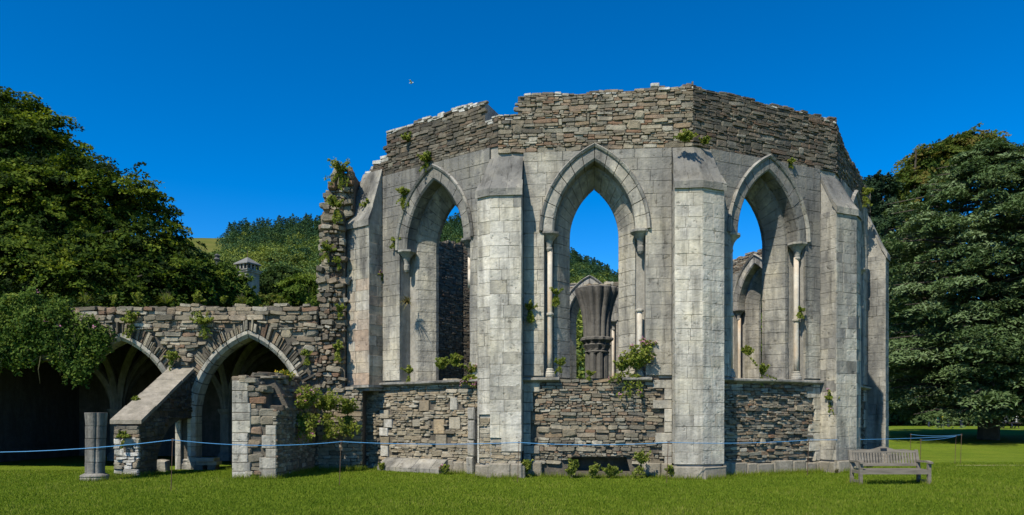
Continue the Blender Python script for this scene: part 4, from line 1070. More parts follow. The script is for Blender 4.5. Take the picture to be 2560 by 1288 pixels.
def tree(name, label, base, lobes, dens, spray, per, leaf, mat, seed, r0=0.4, group=None, flat=0.22, droop=0.1, up=0.8, tone=(0.5, 0.22), shell=(0.45, 1.0), cat='tree', nsp=9, bsize=1.5):
    rg = np.random.default_rng(seed)
    o = thing(name, label, cat, base, group)
    part('trunk', limbs(base, lobes, seed, r0), 'bark', o)
    C, Nn, tn = boughs(lobes, rg, dens, nsp, bsize, shell, up)
    leaf_mesh('crown', C, Nn, spray * (0.6 + 0.8 * rg.random(len(C))), per, leaf, flat, droop, 0.5, rg, mat, tones=tone[0] + tn, parent=o)
    return o

def L(x, y, Y, rx, rz, ry=None):
    """lobe from its photo pixel centre, depth and pixel radii"""
    c = at(x, y, Y); k = Y / F
    return ((c.x, c.y, c.z), (rx * k, (ry or rx) * k, rz * k))

gz = ground_z
# the great beech and its neighbours behind the arcade
p = at(40, 1050, 42)
tree('beech_tree', 'huge dark green beech filling the upper left behind the ivy', (p.x, 42, gz(p.x, 42)),
     [L(-70, 465, 43, 225, 255), L(205, 530, 41, 135, 135), L(330, 590, 40, 95, 130), L(385, 690, 40, 110, 90), L(100, 690, 39, 240, 80), L(290, 715, 39, 180, 60), L(60, 380, 42, 110, 100), L(90, 560, 40, 170, 130)],
     6.2, 0.45, 46, 0.115, 'leaf_beech', 201, 0.75, tone=(0.42, 0.24), nsp=14, bsize=1.7, up=1.3)
p = at(560, 1050, 46)
tree('small_tree', 'small light green tree beside the square stone tower', (p.x, 46, gz(p.x, 46)), [L(545, 720, 46, 62, 70), L(590, 735, 46, 40, 40), L(490, 740, 46, 60, 50)], 14, 0.3, 40, 0.11, 'leaf_lime', 202, 0.2, bsize=0.8)
for i, (x, y, Y, rx, rz, m, lab) in enumerate([
        (700, 730, 75, 62, 60, 'leaf_dark', 'dark rounded tree just behind the arcade wall, beside the square tower'),
        (765, 735, 60, 52, 55, 'leaf_lime', 'green tree behind the wall where the ragged wall end rises'),
        (660, 790, 58, 60, 45, 'leaf_oak', 'low bushy tree at the foot of the square stone tower')]):
    p = at(x, 1050, Y)
    tree('round_tree', lab, (p.x, Y, gz(p.x, Y)), [L(x, y, Y, rx, rz), L(x + rx * 0.5, y + rz * 0.5, Y, rx * 0.7, rz * 0.6), L(x - rx * 0.6, y + rz * 0.5, Y, rx * 0.6, rz * 0.6), L(x, y + rz, Y, rx * 0.9, rz * 0.7)], 12, 0.4, 40, 0.13, m, 210 + i, 0.25, bsize=1.0, group='trees behind the arcade wall')

# cedar with layered boughs
def cedar(name, label, base, height, radius, seed, mat='leaf_cedar', low=2.2, levels=24, leaf=0.085, per=190):
    rg = np.random.default_rng(seed); r2 = random.Random(seed)
    o = thing(name, label, 'tree', base); b = Vector(base); mb = MB()
    mb.add(tube([b, b + Vector((0.2, 0, height * 0.3)), b + Vector((-0.2, 0.1, height * 0.65)), b + Vector((0, 0, height * 0.97))], [0.6, 0.45, 0.28, 0.06], 9), 0.4)
    C, Nn, Rr = [], [], []
    for i in range(levels):
        s = i / (levels - 1); z = low + (height - low - 0.6) * s ** 0.95
        rad = radius * (1 - s ** 3.2) ** 0.75 * r2.uniform(0.78, 1.05) * (0.92 + 0.08 * min(1, s * 4)) + 0.5
        nb = max(5, int(13 * (1 - 0.5 * s))); a0 = r2.uniform(0, 6.28)
        for k in range(nb):
            a = a0 + 6.283 * k / nb + r2.uniform(-0.2, 0.2); rr = rad * r2.uniform(0.7, 1.08); rise = r2.uniform(-0.02, 0.12)
            d = Vector((math.cos(a), math.sin(a), 0)); tip = b + Vector((0, 0, z)) + d * rr + Vector((0, 0, rr * rise - 0.12 * rr * 0.5))
            mid = b + Vector((0, 0, z + rr * rise * 0.7)) + d * rr * 0.55
            mb.add(tube([b + Vector((0, 0, z - 0.3)), mid, tip], [0.14 * (1 - 0.6 * s), 0.09 * (1 - 0.5 * s), 0.02], 5, False), 0.5)
            m = max(3, int(rr / 1.15))
            for j in range(m):
                f = 0.38 + 0.62 * (j + r2.random()) / m; pnt = (b + Vector((0, 0, z)) + d * rr * f)
                side = Vector((-d.y, d.x, 0)) * r2.uniform(-1, 1) * rr * 0.16
                zz = rr * f * rise - 0.07 * rr * f * f
                C.append(tuple(pnt + side + Vector((0, 0, zz)))); Nn.append((d.x * 0.28 + r2.gauss(0, .07), d.y * 0.28 + r2.gauss(0, .07), 1)); Rr.append(r2.uniform(0.8, 1.5) * (0.7 + 0.3 * (1 - s)))
    part('trunk', mb, 'bark', o)
    leaf_mesh('crown', C, Nn, Rr, per, leaf, 0.10, 0.38, 0.45, rg, mat, (0.5, 0.22), 3.2, parent=o)
p = at(2470, 1070, 44)
cedar('cedar_tree', 'tall cedar with layered blue-green boughs beyond the wooden bench', (p.x, 44, gz(p.x, 44)), 18.2, 7.6, 301, levels=26, low=1.9)
p = at(2700, 1070, 42)
cedar('cedar_tree', 'second cedar reaching into the picture at its right edge', (p.x, 42, gz(p.x, 42)), 19.5, 6.6, 302)
p = at(2265, 1070, 80)
tree('open_tree', 'tall open-crowned tree with dark limbs between ruin and cedar', (p.x, 80, gz(p.x, 80)), [L(2290, 480, 80, 62, 42), L(2255, 560, 80, 70, 40), L(2350, 430, 82, 90, 60), L(2240, 660, 80, 70, 70), L(2300, 620, 80, 80, 60), L(2420, 390, 82, 90, 55), L(2280, 780, 79, 80, 70)], 5.5, 0.55, 42, 0.17, 'leaf_oak', 303, 0.5, bsize=1.7)
p = at(1905, 1060, 62)
tree('birch_tree', 'green tree glimpsed through the far window of the right bay', (p.x, 62, gz(p.x, 62)), [L(1905, 800, 62, 55, 130), L(1960, 850, 62, 60, 110), L(1850, 900, 62, 60, 110)], 9, 0.5, 40, 0.15, 'leaf_lime', 305, 0.3, bsize=1.2)
p = at(2195, 1070, 70)
tree('pine_tree', 'slim dark pine just showing beside the ruin\'s shaded corner', (p.x, 70, gz(p.x, 70)), [L(2192, 470, 70, 40, 22), L(2200, 540, 70, 50, 26), L(2190, 620, 70, 55, 35), L(2215, 700, 70, 50, 40)], 10, 0.5, 46, 0.15, 'leaf_pine', 304, 0.3, bsize=1.2)
for i, (x, y, Y, rx, rz, m, lab) in enumerate([
        (2235, 900, 84, 80, 130, 'leaf_dark', 'dark leafy tree low behind the ruin\'s right-hand corner'),
        (2350, 900, 92, 90, 130, 'leaf_dark', 'dark leafy tree standing behind the left boughs of the cedar'),
        (2470, 900, 96, 90, 150, 'leaf_oak', 'leafy tree in deep shade directly behind the cedar trunk'),
        (2590, 860, 92, 100, 180, 'leaf_dark', 'dark tree behind the cedar at the picture\'s right edge')]):
    p = at(x, 1066, Y)
    tree('shade_tree', lab, (p.x, Y, gz(p.x, Y)), [L(x, y, Y, rx, rz), L(x + rx * 0.5, y + rz * 0.45, Y, rx * 0.8, rz * 0.5), L(x - rx * 0.5, y + rz * 0.45, Y, rx * 0.8, rz * 0.5)], 4, 0.8, 40, 0.26, m, 320 + i, 0.4, bsize=2.0, group='trees in the shade behind the cedar')

# hedge closing the lawn on the right
def hedge():
    rg = np.random.default_rng(331); C = []; Nn = []
    for i in range(420):
        x = rg.uniform(26, 75); y = (86 if rg.random() < 0.5 else 79) + rg.normal() * 0.8; z = rg.uniform(0.4, 4.2 if y > 82 else 2.6); C.append((x, y, gz(x, y) + z)); Nn.append((0, -0.6, 0.8))
    o = leaf_mesh('hedge', C, Nn, np.full(len(C), 1.0), 46, 0.26, 0.5, 0.1, 0.6, rg, 'leaf_dark'); o['label'] = 'long dark shrubby hedge closing the lawn under the trees'; o['category'] = 'hedge'; o['kind'] = 'thing'
hedge()

# wooded hillside: far trees that read as one mass
def forest():
    rg = np.random.default_rng(341); C, Nn, Rr, Tn = [], [], [], []
    Y = 100.0
    while Y < 515:
        h0 = 9 + rg.random() * 2; step = 7.4
        for t in np.arange(-0.52, 0.24, step / Y):
            tt = t + rg.normal() * 0.3 * step / Y; y = Y + rg.normal() * 2.5; x = tt * y
            if tt < -0.386 and y > 330: continue
            z = hill_z(x, y); con = (y > 330 and rg.random() < smooth(330, 430, y) * 0.95) or rg.random() < 0.06
            if con:
                h = rg.uniform(7.5, 11.5); tn = rg.uniform(0.02, 0.22); n = 12
                for k in range(n):
                    s = k / (n - 1); C.append((x + rg.normal() * 0.5, y + rg.normal() * 0.5, z + h * (0.2 + 0.8 * s))); Nn.append((rg.normal() * .2, -0.3, 1)); Rr.append(3.0 * (1 - s) ** 0.8 + 0.35); Tn.append(tn)
            else:
                rad = rg.uniform(3.4, 6.2); tn = min(1, max(0, rg.normal(0.62, 0.30) - 0.25 * smooth(260, 400, y))); n = 14
                d = sphere_dirs(n, rg); d[:, 2] = np.abs(d[:, 2]) * 0.9 + 0.05; d[:, 1] = -np.abs(d[:, 1]) * 0.7 + 0.2 * rg.random(n)
                for k in range(n):
                    C.append((x + d[k, 0] * rad, y + d[k, 1] * rad, z + rad * 0.9 + d[k, 2] * rad * 1.15)); Nn.append((d[k, 0], d[k, 1], d[k, 2] + 0.7)); Rr.append(rad * 0.42); Tn.append(tn + rg.normal() * 0.04)
        Y += step * 0.95
    o = leaf_mesh('forest', C, Nn, np.array(Rr), 34, 0.55, 0.35, 0.15, 0.5, rg, 'leaf_hill', kind='stuff', tones=np.array(Tn), elong=1.3)
    o['label'] = 'wooded hillside rising behind the ruins, conifers along its ridge'; o['category'] = 'woodland'
    print('forest sprays', len(C))
forest()

# lawn grass: blades where the lawn is near enough to show them
def grass():
    rg = np.random.default_rng(351); M = 330000
    y = 10.5 + 15.5 * rg.random(M) ** 1.35; x = (rg.random(M) * 2 - 1) * 0.76 * y
    dx, dy = x - CX, y - CY
    keep = (np.hypot(dx, dy) > 9.4) & ~((x < -5.9) & (y > 22.0)) & ~((x > -7.0) & (x < -5.9) & (y > 18.45) & (y < 22.3)) & ~((x > -10.3) & (x < -9.6) & (y > 19.1) & (y < 20.2))
    x, y = x[keep], y[keep]; M = len(x)
    z = np.array([ground_z(a, b) for a, b in zip(x, y)])
    patch = 0.5 + 0.2 * np.sin(x * 0.45 + 1.1 * np.sin(y * 0.6)) * np.cos(y * 0.5 + x * 0.2) + 0.2 * np.sin(x * 1.7 + 1.6 * np.sin(y * 1.3)) * np.cos(y * 1.1 + 2 * np.sin(x * 0.7)) + 0.16 * np.sin(x * 4.1 + 2 * np.sin(y * 3.3)) * np.sin(y * 5.7 + x) + 0.12 * np.sin(x * 11 + 3 * np.sin(y * 7)) * np.cos(y * 13)
    hgt = (0.022 + 0.03 * rg.random(M)) * (0.8 + 0.5 * patch); wd = 0.006 + 0.006 * rg.random(M); a = rg.random(M) * 6.283; ln = rg.normal(size=(M, 2)) * 0.018
    v = np.empty((M, 3, 3)); ca, sa = np.cos(a) * wd, np.sin(a) * wd
    v[:, 0] = np.stack([x - ca, y - sa, z - 0.004], 1); v[:, 1] = np.stack([x + ca, y + sa, z - 0.004], 1); v[:, 2] = np.stack([x + ln[:, 0], y + ln[:, 1], z + hgt], 1)
    E = []
    for kk in ('A', 'B', 'C', 'D'):
        n_, t_ = nrm(kk), tng(kk)
        for _ in range(3000):
            u = rg.uniform(-2.7, 2.7); w = (0.06 if abs(u) < 1.95 else 0.62) + abs(rg.normal()) * 0.10; q = CEN + n_ * (APO + w) + t_ * u; E.append((q.x, q.y))
    for (xa, ya, xb, yb, m) in ((-7.05, 18.45, -5.85, 18.42, 900), (-5.83, 18.5, -5.83, 22.2, 1500), (-10.3, 19.02, -9.6, 19.02, 600), (-5.85, 22.1, -4.3, 22.1, 1200), (-9.5, 22.2, -7, 22.2, 900), (-9.57, 19.1, -9.57, 20.2, 500)):
        for _ in range(m): t = rg.random(); E.append((xa + (xb - xa) * t + rg.normal() * 0.04, ya + (yb - ya) * t - abs(rg.normal()) * 0.07))
    for _ in range(700): a_ = rg.random() * 6.283; E.append((-10.12 + 0.36 * math.cos(a_) + rg.normal() * 0.04, 17.95 + 0.36 * math.sin(a_)))
    for xx in (7.95, 9.5):
        for yy in (16.88, 17.32):
            for _ in range(160): E.append((xx + rg.normal() * 0.07, yy + rg.normal() * 0.07))
    E = np.array(E); K = len(E); ez = np.array([ground_z(a_, b_) for a_, b_ in E]); eh = 0.05 + 0.14 * rg.random(K) ** 2; ea = rg.random(K) * 6.283; ew = 0.006
    e3 = np.empty((K, 3, 3)); e3[:, 0] = np.stack([E[:, 0] - np.cos(ea) * ew, E[:, 1] - np.sin(ea) * ew, ez - .01], 1); e3[:, 1] = np.stack([E[:, 0] + np.cos(ea) * ew, E[:, 1] + np.sin(ea) * ew, ez - .01], 1)
    e3[:, 2] = np.stack([E[:, 0] + rg.normal(size=K) * 0.04, E[:, 1] + rg.normal(size=K) * 0.04, ez + eh], 1)
    v = np.concatenate([v, e3]); patch = np.concatenate([patch, 0.4 + 0.6 * rg.random(K)]); M += K
    me = bpy.data.meshes.new('grass'); me.vertices.add(3 * M); me.vertices.foreach_set('co', v.reshape(-1)); me.loops.add(3 * M); me.loops.foreach_set('vertex_index', np.arange(3 * M, dtype=np.int32))
    me.polygons.add(M); me.polygons.foreach_set('loop_start', np.arange(0, 3 * M, 3, dtype=np.int32)); me.polygons.foreach_set('loop_total', np.full(M, 3, dtype=np.int32))
    t = np.clip(0.42 + 0.55 * (patch - 0.5) + 0.2 * rg.normal(size=M), 0, 1); at_ = me.attributes.new('tone', 'FLOAT', 'POINT'); at_.data.foreach_set('value', np.repeat(t, 3).astype(np.float32))
    me.materials.append(MATS['blade']); me.update(calc_edges=True)
    o = link('grass', me, kind='stuff'); o['label'] = 'short mown grass of the lawn around the ruins'; o['category'] = 'grass'
grass()

# ------------------------------------------------------------------ plants rooted in the masonry
def hit(fr, x, y, w=0.0):
    """where the sight line through a photo pixel meets a wall face"""
    d = at(x, y, 1.0) - Vector((0, 0, EYE)); o = Vector((0, 0, EYE)); q = fr.O + fr.W * w
    return o + d * ((q - o).dot(fr.W) / d.dot(fr.W))

def plant(label, p, n, size, style='leafy', seed=0, flowers=None, drop=0.0, name='wall_plant', cat='plant', group='plants growing on the ruins', mat=None, tall=1.0):
    rg = np.random.default_rng(seed); r2 = random.Random(seed); p = Vector(p); n = Vector(n).normalized()
    o = thing(name, label, cat, tuple(p), group)
    st = MB(); C, Nn, Rr, tips = [], [], [], []
    size *= 0.82; k = max(9, int(24 * min(2.4, size / 0.35)))
    for i in range(k):
        d = (n * r2.uniform(0.3, 0.9) + Vector((r2.gauss(0, .45), r2.gauss(0, .25), r2.uniform(0.2, 1.0) * tall))).normalized()
        if r2.random() < drop: d = (n * 0.45 + Vector((r2.gauss(0, .35), 0, -r2.uniform(0.5, 1.4)))).normalized()
        ln = size * r2.uniform(0.45, 1.1); e = p + d * ln + Vector((0, 0, -0.12 * ln)); m = p.lerp(e, 0.5) + Vector((0, 0, 0.06 * ln))
        st.add(tube([p, m, e], [0.009, 0.006, 0.003], 4, False), 0.5); tips.append(e)
        for s in (0.35, 0.6, 0.8, 1.0):
            q = p.lerp(m, s * 2) if s < 0.5 else m.lerp(e, s * 2 - 1); C.append(tuple(q)); Nn.append((d.x + r2.gauss(0, .4), d.y + r2.gauss(0, .4), d.z + 0.5)); Rr.append(size * r2.uniform(0.06, 0.14))
    part('stem', st, 'stem', o)
    if style == 'grassy':
        mb = MB()
        for i in range(int(90 * min(2, size / 0.3))):
            d = (n * r2.uniform(0.2, 1.0) + Vector((r2.gauss(0, .6), r2.gauss(0, .3), r2.uniform(-0.1, 1.1)))).normalized(); ln = size * r2.uniform(0.5, 1.15)
            a = p + d * ln * 0.55 + Vector((0, 0, 0.05 * ln)); b = p + d * ln + Vector((0, 0, -0.35 * ln)); s = Vector((d.y, -d.x, 0)).normalized() * 0.008 if abs(d.z) < .99 else Vector((.008, 0, 0))
            mb.add(([tuple(p - s), tuple(p + s), tuple(a + s), tuple(a - s), tuple(b)], [(0, 1, 2, 3), (3, 2, 4)]), r2.random())
        part('foliage', mb, mat or 'leaf_dry', o)
    else:
        leaf_mesh('foliage', C, Nn, Rr, 15 if size < 0.5 else 20, 0.032 if size < 0.6 else 0.04, 0.6, 0.1, 0.8, rg, mat or 'leaf_weed', (0.5, 0.2), 1.9, parent=o)
    if flowers:
        f = [t for t in tips if r2.random() < 0.6] or tips[:3]
        leaf_mesh('flower', [tuple(t) for t in f], [(0, -.3, 1)] * len(f), np.full(len(f), 0.05), 14, 0.025, 0.9, 0, 0.8, rg, flowers, parent=o, kind='stuff')
    return o

bF = Frame(CEN + nrm('A') * (APO + BP), tng('A'), nrm('A'))
NA, NB, NC = nrm('A'), nrm('B'), nrm('C'); SF = Vector((0, -1, 0))
PL = [
 ('light green tuft high on the dark rubble above the left window', hit(fA, 1022, 352), NA, 0.32, 'leafy', None, 0.2),
 ('bushy green plant at the apex of the left window hood', hit(fA, 1068, 405), NA, 0.42, 'leafy', None, 0.2),
 ('weed clinging to the wall left of the left window arch', hit(fA, 1014, 490), NA, 0.42, 'leafy', None, 0.5),
 ('small weed at the left window\'s left capital', hit(fA, 990, 605), NA, 0.26, 'leafy', None, 0.4),
 ('leafy weed on the sloping top of the leftmost buttress', hit(bF, 922, 520, -0.3), NA, 0.34, 'leafy', None, 0.3),
 ('bush crowning the ragged wall end', (-5.15, 22.25, 8.95), SF, 0.6, 'leafy', None, 0.3),
 ('yellow-green weed halfway down the top of the ragged wall end', (-5.25, 22.15, 7.85), SF, 0.5, 'leafy', None, 0.3),
 ('weed in the middle of the ragged wall end', (-5.55, 22.15, 6.55), SF, 0.42, 'leafy', None, 0.3),
 ('small weed on the ragged wall end beside the buttress', (-5.2, 22.15, 6.2), SF, 0.3, 'leafy', None, 0.3),
 ('green tuft low on the ragged wall end by the buttress edge', (-5.15, 22.15, 4.75), SF, 0.32, 'leafy', None, 0.3),
 ('green clump beside the buttress foot at the ragged wall end', (-5.2, 22.15, 3.6), SF, 0.4, 'leafy', None, 0.4),
 ('dry grass tuft hanging from the left window\'s jamb', hit(fA, 1020, 760), NA, 0.42, 'grassy', None, 0),
 ('small pink-flowered weed on the shaded side of the leftmost buttress', hit(fA, 955, 690), NA, 0.22, 'leafy', 'petal_pink', 0.3),
 ('weed at the left end of the left window sill', hit(fA, 1022, 935), (0, -.3, 1), 0.34, 'leafy', None, 0.1),
 ('tall weeds in the middle of the left window sill', hit(fA, 1105, 925), (0, -.3, 1), 0.45, 'leafy', None, 0.0),
 ('upright weed at the right of the left window sill', hit(fA, 1138, 918), (0, -.2, 1), 0.5, 'leafy', None, 0.0),
 ('pink valerian hanging over the left window sill beside the buttress', hit(fA, 1178, 935), (-.2, -.5, .6), 0.45, 'leafy', 'petal_pink', 0.4),
 ('weed rooted in the shaft of the middle window\'s left jamb', hit(fB, 1390, 738), NB, 0.34, 'leafy', None, 0.4),
 ('straggly weed beside the second buttress near the middle window', hit(fB, 1325, 775), NB, 0.36, 'leafy', None, 0.6),
 ('large pink-flowered valerian bush on the middle window sill', hit(fB, 1592, 925), (0, -.5, 1), 0.85, 'leafy', 'petal_pink', 0.15),
 ('second valerian bush on the middle window sill, nearer the column', hit(fB, 1555, 930), (0, -.5, 1), 0.55, 'leafy', None, 0.2),
 ('thin upright valerian against the middle window\'s right shaft', hit(fB, 1614, 880), (0, -.3, 1), 0.45, 'leafy', 'petal_pink', 0.0),
 ('small weed under the dark column on the middle window sill', hit(fB, 1475, 940), (0, -.5, .8), 0.22, 'leafy', None, 0.3),
 ('small weed at the foot of the middle window\'s left shaft', hit(fB, 1400, 915), (0, -.3, 1), 0.3, 'leafy', None, 0.1),
 ('bright green cushion on top of the middle right buttress', hit(fC, 1712, 355, 0.15), NB, 0.42, 'leafy', None, 0.0),
 ('smaller green cushion beside it above the right window bay', hit(fC, 1757, 362, 0.1), NC, 0.28, 'leafy', None, 0.0),
 ('small green tuft right of the right window\'s apex', hit(fC, 1975, 410), NC, 0.2, 'leafy', None, 0.1),
 ('weed on the annulet of the right window\'s right shaft', hit(fC, 2000, 778), NC, 0.25, 'leafy', None, 0.3),
 ('weeds with dry stalks at the left of the right window sill', hit(fC, 1870, 890), (0, -.3, 1), 0.36, 'leafy', None, 0.1),
 ('low spread of weeds along the right window sill', hit(fC, 1905, 938), (0, -.4, .7), 0.42, 'leafy', None, 0.2),
 ('weed growing out of the wall beside the right window sill', hit(fC, 2075, 1000, 0.3), NC, 0.42, 'leafy', 'petal_pink', 0.5),
 ('trailing weed on the shaded right-hand corner of the ruin', hit(fD, 2160, 490, 0.05), nrm('D'), 0.4, 'leafy', None, 0.4),
 ('green shrub at the foot of the second buttress', (0.35, 19.5, 0.1), (0.2, -.3, 1), 0.5, 'leafy', None, 0.1),
 ('leafy shrub low at the left of the middle bay\'s foot', (1.55, 19.35, 0.05), (0, -.4, 1), 0.55, 'leafy', None, 0.1),
 ('low leafy shrub at the middle of the middle bay\'s foot', (2.1, 19.25, 0.03), (0, -.4, .6), 0.45, 'leafy', None, 0.1),
 ('dark leafy shrub right of centre at the middle bay\'s foot', (2.55, 19.25, 0.03), (0, -.4, .6), 0.42, 'leafy', None, 0.1),
 ('shrub growing from the wall at the right of the middle bay\'s foot', (3.35, 19.2, 0.35), (0, -.6, .8), 0.5, 'leafy', None, 0.2),
 ('small weed against the foot of the middle right buttress', (4.05, 18.95, 0.1), (0, -.4, 1), 0.32, 'leafy', None, 0.1),
 ('grass tuft at the wall foot beside the stone ledge', (-1.85, 20.35, 0.02), (0, -.3, 1), 0.36, 'leafy', 'petal_pink', 0.0),
 ('small weed at the left end of the stone ledge', (-3.85, 21.8, 0.02), (0, -.3, 1), 0.28, 'leafy', None, 0.0),
 ('grass clump at the wall foot behind the wooden bench', (8.9, 20.3, 0.02), (0, -.3, 1), 0.25, 'grassy', None, 0.0),
 ('large leafy shrub hanging over the broken wall stump', (-5.75, 20.4, 1.75), (0.5, -.4, .7), 0.95, 'leafy', 'petal_pink', 0.35),
 ('trailing shrub at the back of the broken wall stump', (-5.5, 21.7, 1.75), (0.5, -.4, .5), 0.85, 'leafy', None, 0.4),
 ('dark shrub hanging on the rubble wall right of the stump', (-4.9, 22.05, 1.65), (0.2, -.8, .3), 0.75, 'leafy', None, 0.65),
 ('yellow-flowered weed on top of the broken wall stump', (-6.3, 20.6, 2.5), (0, -.2, 1), 0.5, 'leafy', 'petal_yellow', 0.0),
 ('weed between the two arches on the arcade wall', at(435, 900, AY - 0.05), SF, 0.42, 'leafy', None, 0.2),
 ('weed high on the arcade wall between the arch heads', at(510, 810, AY - 0.05), SF, 0.55, 'leafy', None, 0.3),
 ('small weed above the left arch of the arcade wall', at(330, 808, AY - 0.05), SF, 0.5, 'leafy', None, 0.3),
 ('small fern on the arcade wall right of the large arch', at(768, 890, AY - 0.05), SF, 0.3, 'leafy', None, 0.3),
 ('fern on the coping of the flying buttress', (-10.25, 20.2, 1.95), (-.3, -.2, 1), 0.28, 'leafy', None, 0.1),
 ('moss and weeds on the face of the flying buttress foot', (-9.95, 19.02, 1.05), SF, 0.28, 'leafy', None, 0.4),
]
for i, (lab, p, n, s, stl, fl, dr) in enumerate(PL):
    plant(lab, p, n, s, stl, 400 + i, fl, dr)
# weeds along the head of the arcade wall, and creepers at its left end
for i, (x, h) in enumerate([(215, 0.5), (285, 0.35), (345, 0.45), (415, 0.6), (492, 0.5), (560, 0.3), (606, 0.45), (700, 0.3)]):
    plant(['feathery weed', 'grassy weed', 'leafy weed', 'tall spindly weed', 'bushy weed', 'tiny weed', 'upright weed', 'sparse weed'][i] + ' on the arcade wall top, ' + ['first', 'second', 'third', 'fourth', 'fifth', 'sixth', 'seventh', 'last'][i] + ' from the ivy', at(x, 760, AY + 0.2), (0, -.1, 1), h, 'leafy' if i % 3 else 'grassy', 470 + i, group='weeds on the arcade wall top', mat='leaf_weed', tall=2.2)

def ivy():
    rg = np.random.default_rng(500); C, Nn, Rr = [], [], []
    o = thing('ivy_mass', 'thick curtain of ivy and creepers covering the left end of the arcade wall', 'ivy', (-15.0, AY, 0))
    def low(x): return 890 if x < 130 else (890 + (x - 130) * 1.2 if x < 190 else (962 - (x - 190) * 1.6 if x < 250 else 862))
    for i in range(135):
        x = rg.uniform(-215, 262); y = rg.uniform(752 + max(0, x - 150) * 0.55, low(x)); r = rg.uniform(0.14, 0.42) * (1 if x < 170 else 0.7); out = rg.uniform(0.1, 0.7) * (1 if x < 170 else 0.5)
        c = at(x, y, AY - out * 0.6); d = sphere_dirs(int(70 * (r / 0.6) ** 2) + 8, rg)
        for v in d:
            k = rg.uniform(0.4, 1.5); C.append((c.x + v[0] * r * 1.2 * k, c.y + v[1] * r * 0.8 * k, c.z + v[2] * r * k - (0.25 * rg.random() if rg.random() < 0.15 else 0))); Nn.append((v[0], v[1] - 0.5, v[2] + 0.35)); Rr.append(rg.uniform(0.10, 0.24))
    leaf_mesh('foliage', C, Nn, Rr, 30, 0.058, 0.5, 0.2, 0.8, rg, 'leaf_ivy', (0.30, 0.28), 1.3, parent=o)
    mb = MB(); r2 = random.Random(9)
    for i in range(26):
        a = at(r2.uniform(-40, 240), r2.uniform(770, 900), AY - r2.uniform(0.05, 0.5)); e = a + Vector((r2.gauss(0, .3), r2.gauss(0, .1), -r2.uniform(0.3, 1.0)))
        mb.add(tube([a, a.lerp(e, .5) + Vector((0, -.1, 0)), e], [.014, .01, .004], 4, False), .4)
    part('stem', mb, 'stem', o)
    f = [(c, n) for c, n in zip(C, Nn) if rg.random() < 0.035 and c[2] > 4.2]
    leaf_mesh('flower', [c for c, _ in f], [n for _, n in f], np.full(len(f), 0.07), 12, 0.03, 0.8, 0, 0.8, rg, 'petal_pink', parent=o, kind='stuff')
ivy()

